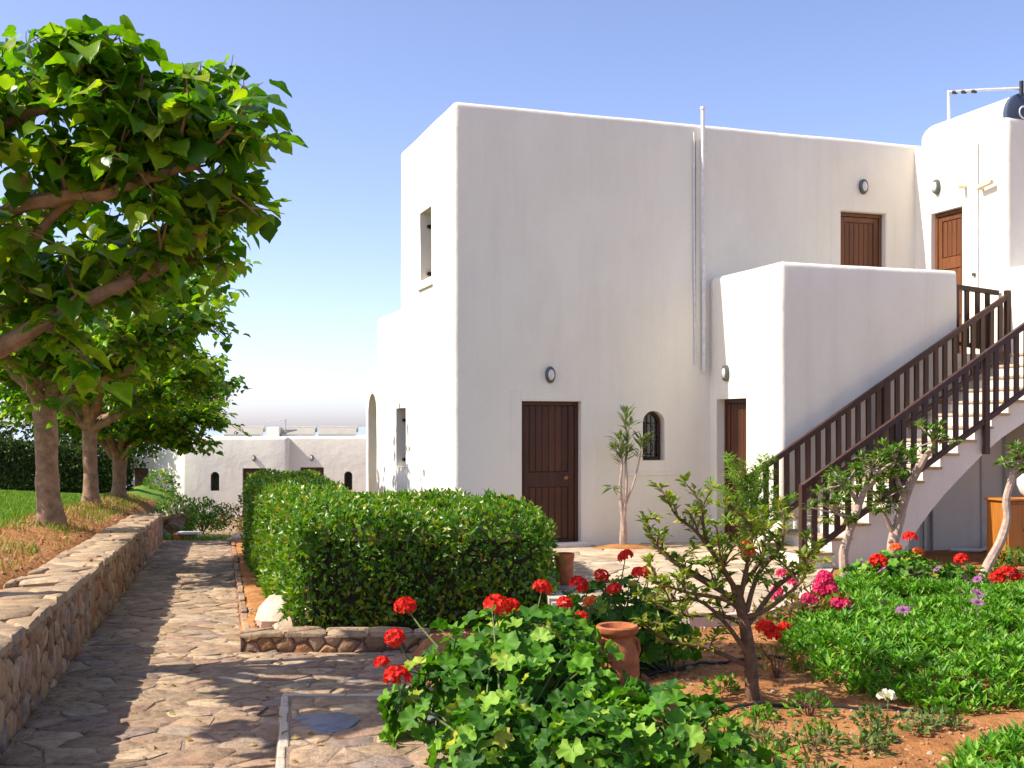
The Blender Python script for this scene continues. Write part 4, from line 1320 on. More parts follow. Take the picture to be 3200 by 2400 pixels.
def hedge(name, label, poly, zb, zt, dens, leaf, mat, seed, rough=0.07, cat='hedge', tpls=None):
    """poly ccw footprint; zb(x,y) foot, zt(x,y) top"""
    rgn = np.random.default_rng(seed)
    tpls = tpls or TP_SIMPLE
    cx = sum(p[0] for p in poly) / len(poly); cy = sum(p[1] for p in poly) / len(poly)
    base = (cx, cy, zb(cx, cy))
    root = empty(name, base); tag(root, label, cat)
    # twiggy core: inset prism
    n = len(poly)
    ins = []
    for i in range(n):
        p, q, r_ = Vector((*poly[i - 1], 0)), Vector((*poly[i], 0)), Vector((*poly[(i + 1) % n], 0))
        e1 = (q - p).normalized(); e2 = (r_ - q).normalized()
        n1 = Vector((-e1.y, e1.x, 0)); n2 = Vector((-e2.y, e2.x, 0))
        b = (n1 + n2)
        b = b / max(.3, b.dot(n1))
        ins.append(q + b * 0.18)
    mb = MB()
    V = [(p.x - base[0], p.y - base[1], zb(p.x, p.y) - .1 - base[2]) for p in ins] + [(p.x - base[0], p.y - base[1], zt(p.x, p.y) - .22 - base[2]) for p in ins]
    mb.add(V, [tuple(range(n, 2 * n))] + [(i, (i + 1) % n, n + (i + 1) % n, n + i) for i in range(n)])
    mb.obj('twig_core', M['twig'], root)
    Ps, Ns = [], []
    area = abs(sum(poly[i][0] * poly[(i + 1) % n][1] - poly[(i + 1) % n][0] * poly[i][1] for i in range(n))) / 2
    T = poly_area_pts(poly, int(area * dens * 1.2), rgn)
    z = np.array([zt(x, y) for x, y in T])
    ed = np.full(len(T), 9.0)
    for i in range(n):
        a_ = np.array(poly[i]); b_ = np.array(poly[(i + 1) % n]); ab_ = b_ - a_
        t_ = np.clip(((T - a_) @ ab_) / (ab_ @ ab_), 0, 1)
        ed = np.minimum(ed, np.linalg.norm(T - a_ - t_[:, None] * ab_, axis=1))
    z = z - .17 * np.clip(1 - ed / .22, 0, 1) ** 2
    bm_ = np.array([noise.noise(Vector((x * 1.7, y * 1.7, seed))) + .6 * noise.noise(Vector((x * 5, y * 5, seed))) for x, y in T])
    Ps.append(np.stack([T[:, 0], T[:, 1], z + bm_ * rough - rgn.random(len(T)) ** 2 * .14], 1)); Ns.append(np.tile([0, 0, 1.0], (len(T), 1)))
    for i in range(n):
        p = poly[i]; q = poly[(i + 1) % n]
        l = math.hypot(q[0] - p[0], q[1] - p[1])
        h = zt(*p) - zb(*p)
        m = int(l * h * dens)
        t = rgn.random(m); u = rgn.random(m)
        x = p[0] + (q[0] - p[0]) * t; y = p[1] + (q[1] - p[1]) * t
        nx, ny = (q[1] - p[1]) / l, -(q[0] - p[0]) / l
        zb_ = np.array([zb(a, b) for a, b in zip(x, y)]); zt_ = np.array([zt(a, b) for a, b in zip(x, y)])
        zz = zb_ + (zt_ - zb_) * u
        bb = np.array([noise.noise(Vector((a * 1.8, b * 1.8, c * 1.8 + seed))) + .6 * noise.noise(Vector((a * 5, b * 5, c * 5))) for a, b, c in zip(x, y, zz)])
        # round the shoulder
        sh = np.clip((u - .80) / .20, 0, 1) ** 2 * .14
        off = bb * rough - rgn.random(m) ** 2 * .14 - sh
        Ps.append(np.stack([x + nx * off, y + ny * off, zz], 1)); Ns.append(np.tile([nx, ny, 0.25], (m, 1)))
    P = np.concatenate(Ps); N = np.concatenate(Ns)
    k = rgn.permutation(len(P)); P = P[k]; N = N[k]
    ax = N * 0.5 + rgn.normal(size=P.shape) * .7 + np.array([0, 0, .45])
    nn = N + rgn.normal(size=P.shape) * .65 + np.array([0, 0, .35])
    V, F = place_many(tpls, P - np.array(base), ax, nn, rgn.uniform(.65, 1.25, len(P)) * leaf)
    o = link('foliage', tri_mesh('foliage', V, F), mat, root)
    o['kind'] = 'stuff'
    return root

hp = [(-2.05, 10.86), (0.40, 11.72), (0.20, 14.40), (-1.85, 14.1), (-3.5, 20.9), (-4.75, 20.55)]
hedge('clipped_hedge', 'thick clipped green hedge in front of the white house', hp, lambda x, y: zp(y) + .02, lambda x, y: 0.84 - 0.05 * max(0, x + 1.2) - .02 * max(0, 13 - y), 1000, 0.08, M['leaf_hedge'], 71, rough=.13)
fh = [(-19.5, 37.6), (-13.1, 38.3), (-13.2, 39.8), (-19.5, 39.2)]
hedge('tall_hedge', 'tall dark hedge at the back of the lawn', fh, lambda x, y: -0.75, lambda x, y: 1.15 - 0.10 * (x + 17), 330, 0.15, M['leaf_dark'], 72)

def bush(name, label, c, r, h, n, leaf, mat, seed, cat='bush', group=None, stem_h=0.0, tpls=None, flowers=None):
    rgn = np.random.default_rng(seed)
    root = empty(name, c); tag(root, label, cat, group)
    d = rdir(n); d[:, 2] = np.abs(d[:, 2]) if stem_h == 0 else d[:, 2]
    rad = rgn.uniform(.45, 1.0, n) ** .5
    nn = np.array([1 + .35 * noise.noise(Vector((a * 2 + seed, b * 2, c_ * 2))) for a, b, c_ in d])
    hh = h if stem_h == 0 else h / 2
    P = d * (rad * nn)[:, None] * np.array([r, r, hh]) + np.array([0, 0, 0 if stem_h == 0 else stem_h + hh])
    V, F = place_many(tpls or TP_SIMPLE, P, d + rgn.normal(size=d.shape) * .7 + np.array([0, 0, .3]), d + rgn.normal(size=d.shape) * .6 + np.array([0, 0, .4]), rgn.uniform(.6, 1.2, n) * leaf)
    o = link('foliage', tri_mesh('foliage', V, F), mat, root); o['kind'] = 'stuff'
    mb = MB()
    rg = random.Random(seed)
    for i in range(7):
        a = rg.uniform(0, 2 * PI)
        top = (r * .6 * math.cos(a), r * .6 * math.sin(a), (stem_h + h * .7))
        ks = min(1, r / .5)
        mb.tube([(0.02 * ks * math.cos(a), .02 * ks * math.sin(a), -.05), (top[0] * .4, top[1] * .4, top[2] * .6), top], [.02 * ks, .014 * ks, .006 * ks], 5)
    mb.obj('stems', M['bark_dark'], root, True)
    return root
# planting at the far end of the path
bush('round_bush', 'round green bush standing before the far white wall', (-13.3, 43.3, -1.75), 0.65, 1.3, 700, 0.16, M['leaf_hedge'], 81, stem_h=0.45)
bush('low_bush', 'low clipped green bush left in the bed at the path end', (-9.7, 33.2, -1.15), 0.75, 0.85, 900, 0.11, M['leaf_hedge'], 82, group='bushes at the path end')
bush('low_bush', 'low clipped green bush right in the bed at the path end', (-8.5, 32.0, -1.1), 0.70, 0.80, 900, 0.11, M['leaf_hedge'], 83, group='bushes at the path end')
bush('straggly_bush', 'straggly bronze leaved bush beside the hedge at the path end', (-7.3, 31.0, -1.1), 0.8, 0.75, 600, 0.10, M['leaf_bract'], 84)
bush('yellow_bush', 'dry yellowish bush by the far hedge corner', (-6.3, 28.4, -0.95), 0.55, 0.55, 700, 0.09, M['dry_grass'], 85)
bush('dark_bush', 'small dark green bush among stones past the path end', (-7.9, 29.3, -1.0), 0.5, 0.5, 500, 0.09, M['leaf_geranium'], 86)
bush('garden_tree', 'dark bushy tree rising behind the tall hedge', (-19.0, 46.5, -1.2), 3.0, 6.5, 3500, 0.30, M['leaf_dark'], 87, 'tree', stem_h=0.6)
bush('garden_tree', 'broad dark tree between the other two behind the tall hedge', (-17.3, 47.5, -1.2), 2.0, 5.0, 2200, 0.28, M['leaf_dark'], 89, 'tree', stem_h=0.5)
bush('garden_tree', 'lighter small tree rising over the tall hedge beside the trunks', (-15.2, 47.0, -1.2), 1.9, 4.0, 1800, 0.26, M['leaf_dark'], 88, 'tree', stem_h=0.8)
def far_bits():
    rg = random.Random(9)
    k = 0
    for (x, y, s, lab) in ((-9.1, 31.6, .32, 'largest reddish rock between the low bushes'), (-8.9, 30.4, .22, 'reddish rock in front of the low bushes'), (-9.4, 30.0, .2, 'flat reddish rock nearest the wall end')):
        o = rock_mesh('rock', s, rg, (1.2, 1, .9)); o.location = (x, y, zp(y) - .05 + s * .4)
        tag(o, lab, 'rock', 'rocks at the path end')
        o.data.materials.clear(); o.data.materials.append(M['stone_wall'])
    r = empty('planter_box', (-7.95, 28.0, zp(28) - .35)); tag(r, 'small red planter box with a white rim beyond the path', 'planter')
    MB().box(-.3, .25, -.12, .12, 0, .36).obj('box', M['red'], r)
    MB().box(-.18, .38, -.15, .15, .362, .41).obj('rim', M['white_plastic'], r)
def rock_mesh(name, s, rg, sc=(1, 1, .7)):
    bm = bmesh.new(); bmesh.ops.create_icosphere(bm, subdivisions=2, radius=1)
    sd = rg.uniform(0, 99)
    for v in bm.verts:
        k = 1 + .45 * noise.noise(v.co * 1.2 + Vector((sd, 0, 0))) + .15 * noise.noise(v.co * 3.5 + Vector((0, sd, 0)))
        v.co = Vector((v.co.x * sc[0] * k * s, v.co.y * sc[1] * k * s, v.co.z * sc[2] * k * s))
    me = bpy.data.meshes.new(name); bm.to_mesh(me); bm.free()
    me.polygons.foreach_set('use_smooth', [True] * len(me.polygons)); me.set_sharp_from_angle(angle=math.radians(28))
    return link(name, me, M['rock'])
far_bits()
pts = scatter_in(3500, -10, -5.2, 26.4, 28.4, lambda x, y: zp(y) - .33, lambda x, y: True)
tag(blades('grass_strip', pts, 0.38, M['grass'], 0.9, 0.02), 'strip of tall grass across the far end of the path', 'grass', kind='stuff')

# ================================================================ bed edge: kerb stones, rock, clods
def build_kerb():
    root = empty('stone_kerb', (0, 0, 0)); tag(root, 'low rough stone kerb between the hedge bed and the paving', 'kerb')
    rg = random.Random(55)
    MB().box(-2.46, -0.78, 10.43, 10.66, -0.42, -0.205).obj('mortar_core', M['wall_mortar'], root)
    polys = voronoi([(-2.47, -0.37), (-0.77, -0.37), (-0.77, -0.20), (-2.47, -0.20)], 0.24, 0.095, 0.012, rg, .45)
    lay_stones('kerb_stone', polys, lambda x, y, h: (x, 10.43 - h, y), rg, 0.02, 0.014, 0.02, M['stone_wall'], root)
    polys = voronoi([(-2.49, 10.40), (-0.75, 10.40), (-0.75, 10.68), (-2.49, 10.68)], 0.46, 0.26, 0.014, rg, .35)
    lay_stones('kerb_cap', polys, lambda x, y, h: (x, y, -0.205 + h + .012 * nz(x, y, 3, 2)), rg, 0.035, 0.012, 0.01, M['stone_cap'], root)
    # thin edging stones along the path side of the bed
    a = 11.0
    while a < 26:
        l = rg.uniform(.35, .8)
        px, py = ab(a + l / 2, B_R + .045)
        o = MB().box(-.035, .035, -l / 2 + .012, l / 2 - .012, -.1, rg.uniform(.05, .09)).obj('edge_stone', M['stone_wall'], root, bevel=.012)
        o.location = (px, py, zp(py)); o.rotation_euler = (-.0335, 0, math.atan2(-AX.x, AX.y) + rg.uniform(-.03, .03))
        a += l
build_kerb()
rg_ = random.Random(3)
o = rock_mesh('rock', .21, rg_, (1.2, .9, .95)); o.location = (-2.27, 11.35, -.20); tag(o, 'pale angular rock at the hedge corner by the path', 'rock')
o = rock_mesh('rock', .13, rg_, (1.3, .9, .8)); o.location = (-2.12, 10.95, -.24); tag(o, 'small orange rock beside the pale rock at the hedge corner', 'rock')
o.data.materials.clear(); o.data.materials.append(M['clod'])
o = rock_mesh('rock', .17, rg_, (1.3, 1, .8)); o.location = (-5.85, 24.6, -.72); tag(o, 'dark rock at the far end of the hedge bed edging', 'rock')
def clods():
    rg = random.Random(17)
    src = []
    for k in range(6):
        bm = bmesh.new(); bmesh.ops.create_icosphere(bm, subdivisions=1, radius=1)
        for v in bm.verts: v.co *= 1 + rg.uniform(-.3, .3); v.co.z *= .7
        src.append((np.array([tuple(v.co) for v in bm.verts]), np.array([[v.index for v in f.verts] for f in bm.faces]))); bm.free()
    n = 5200
    pts = []
    while len(pts) < 2200:
        a, b = rg.uniform(8, 30), rg.uniform(B_L - 2.2, B_L - .65)
        x, y = ab(a, b); pts.append((x, y, mound_z(x, y)))
    n += 2200
    while len(pts) < n:
        x, y = rg.uniform(-3.5, 5.5), rg.uniform(5.4, 13)
        if y < 10.35:
            if bed_d(x, y) < .05: continue
        elif to_b(x, y) < B_R + .1: continue
        if nz(x, y, 1.1, 30) < -.12 and rg.random() < .75: continue
        pts.append((x, y, soil_z(x, y)))
    P = np.array(pts)
    V, T = place_many(src, P, rdir(n), rdir(n), NR.uniform(.006, .022, n) * (1 + 1.2 * (NR.random(n) > .95)))
    tag(link('soil_clods', tri_mesh('soil_clods', V, T), M['clod']), 'crumbled reddish soil clods and pebbles scattered over the bed', 'soil', kind='stuff')
clods()

# ================================================================ flower beds
TP_GER = [tpl_geranium(i) for i in range(4)]
GER_ME = [tri_mesh('leaf', v, t, True) for v, t in TP_GER]
def flower_head_mesh(name, r, n, seed, flat=0.75):
    rgn = np.random.default_rng(seed)
    i = np.arange(n)
    th = np.arccos(1 - 1.25 * (i + .5) / n); ph = i * 2.399963
    d = np.stack([np.sin(th) * np.cos(ph), np.sin(th) * np.sin(ph), np.cos(th)], 1)
    P = d * r * np.array([1, 1, flat])
    pet = (np.array([(0, -.1, 0), (.42, .35, .08), (.30, .85, .0), (0, 1, -.08), (-.30, .85, .0), (-.42, .35, .08), (0, .45, -.06)]), np.array([(0, 1, 6), (1, 2, 6), (2, 3, 6), (3, 4, 6), (4, 5, 6), (5, 0, 6)]))
    Ps, As, Ns = [], [], []
    for k in range(n):
        t = np.cross(d[k], [0.3, .2, .9]); t /= np.linalg.norm(t); b = np.cross(d[k], t)
        o = rgn.uniform(0, 6)
        for j in range(4):
            a = o + j * PI / 2
            Ps.append(P[k]); As.append(t * math.cos(a) + b * math.sin(a) + d[k] * .25); Ns.append(d[k] + rgn.normal(size=3) * .2)
    V, T = place_many([pet], Ps, As, Ns, r * .52)
    return tri_mesh(name, V, T)
HEAD_ME = {m: [flower_head_mesh('flower_head', 0.055, 16, s) for s in (1, 2, 3)] for m in ('petal_red', 'petal_orange', 'petal_pink')}
def head(parent, p, mat, s=1.0, rg=random):
    base = Vector(parent.location)
    o = link('flower_head', rg.choice(HEAD_ME[mat]), M[mat], parent)
    o.location = Vector(p) - base; o.scale = (s, s, s); o.rotation_euler = (rg.uniform(-.5, .5), rg.uniform(-.5, .5), rg.uniform(0, 6))
    return o

def geranium(label, lobes, foot, n, leaf, flowers, seed, mat='leaf_geranium', group='geraniums with red flower heads', orange=()):
    """lobes: list of (centre, (rx, ry, rz)) making up the leafy mound"""
    rg = random.Random(seed); rgn = np.random.default_rng(seed)
    root = empty('geranium_plant', foot); tag(root, label, 'geranium', group)
    foot = Vector(foot)
    w = np.array([r[0] * r[1] for c, r in lobes]); w = w / w.sum()
    P, N = [], []
    for (c, r), k in zip(lobes, w):
        m = int(n * k)
        d = unit(rgn.normal(size=(m * 2, 3)))
        d = d[(d[:, 2] > -.35)][:m]
        rad = 1 - .42 * rgn.random(len(d)) ** 2
        bumps = np.array([1 + .18 * noise.noise(Vector((a * 2.3 + seed, b * 2.3, e * 2.3))) for a, b, e in d])
        P.append(np.array(c) + d * np.array(r) * (rad * bumps)[:, None]); N.append(d / np.array(r))
    P = np.concatenate(P); N = unit(np.concatenate(N))
    zs = np.array([soil_z(x, y) for x, y, z in P]); P[:, 2] = np.maximum(P[:, 2], zs + .05)
    ax = np.cross(N, rgn.normal(size=N.shape)) + N * .35 + np.array([0, 0, -.25])
    nn = N + rgn.normal(size=N.shape) * .38 + np.array([-.1, -.15, .55])
    S = rgn.uniform(.65, 1.2, len(P)) * leaf
    k = 300
    dist = np.linalg.norm(P - CAMP, axis=1) / S
    order = np.argsort(dist)
    a, b = order[:k], order[k:]
    leaf_objects('leaf', GER_ME, P[a], ax[a], nn[a], S[a], M[mat], root)
    if len(b):
        V, T = place_many(TP_GER, P[b] - np.array(foot), ax[b], nn[b], S[b])
        o = link('inner_leaves', tri_mesh('inner_leaves', V, T, True), M[mat], root); o['kind'] = 'stuff'
    st = MB()
    for i in range(0, len(P), 4):
        c = lobes[i % len(lobes)][0]
        g = Vector((c[0] + rg.uniform(-.12, .12), c[1] + rg.uniform(-.12, .12), soil_z(c[0], c[1]) - .02))
        q = Vector(P[i]); m = g.lerp(q, .5) + Vector((0, 0, .06))
        st.tube([g - foot, m - foot, q - foot], [.010, .007, .004], 5, cap=False)
    for f in list(flowers) + list(orange):
        q = Vector(f[:3]); dd = (P - np.array(q)); j = int(np.argmin((dd ** 2).sum(1)))
        g = Vector(P[j]) + Vector((0, 0, -.12))
        st.tube([g - foot, g.lerp(q, .55) + Vector((0, 0, -.01)) - foot, q - foot], [.006, .005, .004], 5, cap=False)
    st.obj('stems', M['stem'], root, True)
    for f in flowers: head(root, f[:3], 'petal_red', f[3] if len(f) > 3 else 1.0, rg)
    for f in orange: head(root, f[:3], 'petal_orange', f[3] if len(f) > 3 else .7, rg)
    return root

geranium('big leafy geranium spilling over the paving, with red blooms', [((0.02, 7.0, 0.08), (.62, .55, .52)), ((-0.38, 6.75, -.02), (.36, .36, .36)), ((0.36, 6.5, 0.0), (.42, .42, .42)), ((-0.08, 6.2, -.1), (.34, .34, .34)), ((0.22, 7.5, 0.12), (.40, .35, .42))],
         (0.05, 6.9, -.2), 820, .135, [(-0.09, 6.85, 0.63, 1.25), (-.01, 6.95, .61, .9), (0.2, 7.6, 0.63), (-0.67, 7.2, 0.57, 1.1), (-0.71, 6.95, 0.42), (-0.77, 6.8, 0.30, .75), (-0.655, 6.55, 0.27, 1.25)], 501)
geranium('bright leafy geranium at the bottom edge without open blooms', [((0.78, 5.95, -.08), (.45, .40, .42)), ((0.45, 5.75, -.1), (.36, .33, .38)), ((1.12, 5.85, -.18), (.30, .3, .26))],
         (0.75, 5.95, -.24), 560, .12, [], 502)
geranium('geranium with several red blooms behind the terracotta urn', [((0.80, 8.75, .12), (.45, .40, .42)), ((1.12, 8.9, .05), (.30, .3, .36)), ((0.55, 8.45, 0.0), (.25, .25, .3))],
         (0.8, 8.7, -.14), 480, .11, [(0.75, 8.45, .50, .9), (1.15, 8.6, .5, .9), (0.87, 8.8, 0.70), (0.96, 8.6, 0.59, 1.1), (0.67, 8.6, 0.58, .9), (0.49, 8.4, 0.54, 1.15), (0.37, 8.1, 0.45, .9), (0.47, 7.9, 0.38, .9), (1.04, 8.7, .58, .7)], 503, orange=[(1.0, 8.4, .64, .8), (.56, 8.3, .43, .8)])
geranium('geranium with scarlet blooms at the foot of the stairs', [((4.15, 12.2, .02), (.62, .5, .34)), ((4.75, 12.2, -.05), (.45, .4, .26)), ((3.75, 11.9, -.02), (.4, .4, .28))],
         (4.2, 12.2, -.06), 520, .11, [(3.73, 11.7, 0.32, 1.5), (4.19, 12.1, 0.53, 1.2), (4.69, 12.0, 0.31, 1.2), (5.02, 11.9, 0.12, 1.3), (5.12, 11.9, 0.18, 1.5), (5.22, 11.9, .13, 1.1)], 504, orange=[(4.31, 12.2, 0.36, 1.0), (4.11, 12.3, 0.40, 1.0)])

# bougainvillea-like shrub with magenta and bronze heads
def pink_shrub():
    r = bush('pink_flowering_shrub', 'low bronze leaved shrub with clustered magenta flowers', (2.62, 10.2, -.12), .5, .38, 420, .08, M['leaf_bract'], 91, 'flowering shrub')
    rg = random.Random(4)
    for p in [(2.33, 10.1, 0.25), (2.30, 10.0, .22), (2.52, 10.3, 0.30), (2.57, 10.0, 0.20), (2.62, 10.0, .18), (2.78, 10.2, 0.36), (2.75, 10.2, .33), (2.82, 10.2, 0.28), (2.71, 10.1, 0.24), (2.83, 10.0, 0.16), (2.88, 10.0, .14), (2.80, 10.1, 0.25), (2.69, 10.1, .29), (2.45, 10.4, .36)]:
        head(r, p, 'petal_pink', rg.uniform(.8, 1.15), rg)
pink_shrub()

# ground cover with mauve daisies
def ground_cover(name, label, poly, dens, h, leaf, seed, flowers=(), white=()):
    rgn = np.random.default_rng(seed)
    n = int(abs(sum(poly[i][0] * poly[(i + 1) % len(poly)][1] - poly[(i + 1) % len(poly)][0] * poly[i][1] for i in range(len(poly)))) / 2 * dens)
    C = poly_area_pts(poly, n, rgn)
    P, A, N = [], [], []
    pv = [Vector((*p, 0)) for p in poly]
    for x, y in C:
        ed = 9
        for i in range(len(pv)):
            a, b = pv[i], pv[(i + 1) % len(pv)]; q = Vector((x, y, 0)); t = max(0, min(1, (q - a).dot(b - a) / (b - a).length_squared)); ed = min(ed, (q - a.lerp(b, t)).length)
        e = min(1, ed / .35) ** .6
        top = soil_z(x, y) + h * e * (.75 + .45 * noise.noise(Vector((x * 1.5, y * 1.5, seed))) + .25 * noise.noise(Vector((x * 5, y * 5, seed)))) + .02
        zc = top - rgn.random() ** 2 * .12 * e
        m = 6
        an = rgn.uniform(0, 2 * PI) + np.arange(m) * 2 * PI / m + rgn.normal(size=m) * .3
        tilt = rgn.uniform(.35, 1.9, m)
        for k in range(m):
            P.append((x + math.cos(an[k]) * .012, y + math.sin(an[k]) * .012, zc - .02 + rgn.uniform(-.03, .02)))
            A.append((math.cos(an[k]), math.sin(an[k]), tilt[k])); N.append((-math.cos(an[k]) * tilt[k], -math.sin(an[k]) * tilt[k], 1))
    P = np.array(P); 
    V, T = place_many([tpl_simple(.17, .08, .12), tpl_simple(.22, .05, .2), tpl_simple(.14, .1, -.05)], P, A, N, rgn.uniform(.6, 1.25, len(P)) * leaf)
    o = link(name, tri_mesh(name, V, T), M['leaf_cover']); tag(o, label, 'ground cover', kind='stuff')
    return o
gp = [(2.38, 10.3), (2.17, 9.1), (2.2, 8.35), (2.49, 7.95), (2.75, 7.7), (3.1, 7.55), (4.0, 8.0), (5.6, 9.5), (6.3, 11.6), (5.3, 12.0), (4.9, 11.7), (4.2, 12.2), (3.4, 12.3), (2.9, 10.9)]
ground_cover('ground_cover', 'dense bright green ground cover dotted with mauve daisies', gp, 360, .25, .09, 601)
gp2 = [(2.1, 5.5), (4.0, 5.5), (4.2, 7.9), (3.6, 7.5), (3.05, 7.0), (2.6, 6.65), (2.3, 6.2)]
ground_cover('ground_cover', 'green ground cover filling the bottom right corner of the bed', gp2, 330, .20, .09, 602)

def daisy_mesh():
    pet = (np.array([(0, .15, 0), (.12, .6, .02), (0, 1, 0), (-.12, .6, .02)]), np.array([(0, 1, 2), (0, 2, 3)]))
    a = np.arange(14) * 2 * PI / 14
    V, T = place_many([pet], np.zeros((14, 3)), np.stack([np.cos(a), np.sin(a), .1 * np.ones(14)], 1), np.tile([0, 0, 1.], (14, 1)), .05)
    return tri_mesh('petals', V, T)
DAISY = daisy_mesh()
EYE = mesh_from('eye', *(lambda b: (b.v, b.f))(MB().lathe([(.011, -.002), (.012, .004), (.007, .009)], sides=8)))
M['eye'] = simple_mat('dark_daisy_eye', (0.06, 0.02, 0.07), .7)
def daisies():
    rg = random.Random(8)
    spots = [(3.62, 11.24), (3.88, 11.24), (4.15, 11.21), (4.23, 10.68), (4.30, 10.62), (4.36, 10.45), (4.66, 10.74), (3.06, 9.49), (3.25, 9.33), (3.04, 8.94), (3.59, 9.04), (3.84, 9.49), (3.44, 8.27), (3.83, 9.81), (3.9, 9.62), (3.48, 11.44)]
    labels = ['mauve daisy in the back row, second from the stair side', 'mauve daisy in the middle of the back row', 'deep mauve daisy at the right of the back row', 'left one of the touching mauve daisies behind the right patch', 'right one of the touching mauve daisies behind the right patch', 'pale mauve daisy before the bare soil by the curved trunk', 'rightmost mauve daisy below the curved trunk', 'mauve daisy beside the pink shrub, left of its row', 'mauve daisy right of the one beside the pink shrub', 'lowest mauve daisy on the left of the ground cover', 'mauve daisy low in the middle right of the ground cover', 'upper one of the mauve daisies at the right edge', 'mauve daisy nearest the bare soil and hose', 'mauve daisy highest in the right-hand trio', 'middle mauve daisy of the right-hand trio', 'leftmost mauve daisy of the back row near the scarlet bloom']
    for (x, y), lb in zip(spots, labels):
        z = soil_z(x, y) + .40 + rg.uniform(-.02, .03)
        r = empty('daisy', (x, y, z - .2)); tag(r, lb, 'flower', 'mauve daisies in the ground cover')
        t = Vector((rg.uniform(-.5, .3), rg.uniform(-.7, -.1), 0))
        p = link('petals', DAISY, M['petal_purple'], r, (0, 0, .2)); p.rotation_euler = (t.y * -1, t.x, rg.uniform(0, 6)); s = rg.uniform(1.1, 1.5); p.scale = (s, s, s)
        e = link('eye', EYE, M['eye'], p)
        MB().tube([(0.02, 0.01, 0), (0, 0, .1), (0, 0, .198)], .003, 5).obj('stalk', M['stem'], r, True)
daisies()
def white_flower():
    r = empty('white_flower', (2.44, 7.48, -.2)); tag(r, 'single white ruffled bloom on the bare soil', 'flower')
    rgn = np.random.default_rng(2)
    n = 22; d = unit(rgn.normal(size=(n, 3))); d[:, 2] = np.abs(d[:, 2])
    V, T = place_many([(np.array([(0, 0, 0), (.5, .5, .1), (.3, 1, 0), (-.3, 1, .05), (-.5, .5, .1)]), np.array([(0, 1, 2), (0, 2, 3), (0, 3, 4)]))], d * .02 + np.array([0, 0, .12]), d, rgn.normal(size=(n, 3)), .05)
    link('petals', tri_mesh('petals', V, T), M['petal_white'], r)
    MB().tube([(0, 0, -.05), (.01, 0, .12)], .004, 5).obj('stalk', M['stem'], r, True)
white_flower()
def weeds():
    rg = random.Random(77)
    spots = [(1.95, 7.55, .18, 'leaf_geranium'), (2.3, 7.35, .12, 'leaf_weed'), (2.55, 7.2, .12, 'leaf_weed'), (1.75, 6.75, .2, 'leaf_weed'), (1.5, 6.9, .16, 'leaf_weed'), (1.45, 6.5, .16, 'leaf_cover'), (1.9, 7.0, .15, 'leaf_geranium'), (2.1, 6.75, .12, 'leaf_weed'), (2.75, 7.3, .13, 'leaf_weed'), (1.35, 7.15, .13, 'leaf_cover'), (1.62, 7.45, .1, 'leaf_cover'), (1.7, 6.3, .15, 'leaf_weed'), (2.25, 7.05, .1, 'leaf_weed'), (1.48, 8.15, .12, 'leaf_cover')]
    labs = ['weed tuft by the hose near the shrub trunk', 'dusty weed left of the white bloom', 'dusty weed in front of the white bloom', 'wide weed on soil right of the bright geranium', 'weed between geranium and shrub trunk', 'green weed at the geranium edge', 'weed just below the black hose', 'sparse weed above the lower ground cover', 'dusty weed right of the white bloom', 'small weed under the left hose end', 'small weed at the shrub foot', 'low weed near the bottom edge', 'tiny weed on the orange soil', 'leafy weed beside the shrub trunk']
    for i, ((x, y, s, m), lb) in enumerate(zip(spots, labs)):
        bush('weed', lb, (x, y, soil_z(x, y) - .01), s, s * .8, 80, .06, M[m], 700 + i, 'weed', 'weeds on the bare soil')
weeds()

# ================================================================ woody shrub in the bed
def leafy_shrub(name, label, base, stems, leaf, per, mat, seed, bark='bark_dark', cat='shrub', group=None, tpls=None, cluster=.10, start=.35, tip=10, sides=8, droop=0.0, trunk_name='stem'):
    """stems: list of (points, r0, r1)"""
    rg = random.Random(seed)
    base = Vector(base)
    root = empty(name, base); tag(root, label, cat, group)
    P, A, N = [], [], []
    for si, (pts, r0, r1) in enumerate(stems):
        sp = spline(pts, 5); m = len(sp)
        MB().tube([p - base for p in sp], [r0 + (r1 - r0) * i / (m - 1) for i in range(m)], sides, .22, seed=seed + si).obj(trunk_name if si else 'trunk', M[bark], root, True)
        if per == 0 and si == 0: continue
        L = sum((sp[i + 1] - sp[i]).length for i in range(m - 1))
        def leaves(q, d, k, spread):
            for _ in range(k):
                an = rg.uniform(0, 2 * PI)
                h = Vector((math.cos(an), math.sin(an), rg.uniform(-.4, .8)))
                P.append(q + h * rg.uniform(0, spread) * .3); A.append(h + d * .8 + Vector((0, 0, -droop))); N.append(Vector((0, 0, 1)) - h * .4 + Vector((rg.uniform(-1, 1), rg.uniform(-1, 1), rg.uniform(-1, 1))) * .5)
        if si > 0 or len(stems) == 1:
            for k in range(int(per * L)):
                t = start + (1 - start) * rg.random()
                i = min(m - 2, int(t * (m - 1)))
                leaves(sp[i].lerp(sp[i + 1], rg.random()), (sp[i + 1] - sp[i]).normalized(), 1, cluster)
            leaves(sp[-1], (sp[-1] - sp[-2]).normalized(), tip, cluster)
    P = np.array([tuple(p) for p in P]); A = np.array([tuple(p) for p in A]); N = np.array([tuple(p) for p in N])
    S = np.random.default_rng(seed).uniform(.6, 1.2, len(P)) * leaf
    V, T = place_many(tpls or TP_SIMPLE, P - np.array(base), A, N, S)
    o = link('foliage', tri_mesh('foliage', V, T), M[mat], root); o['kind'] = 'stuff'
    return root
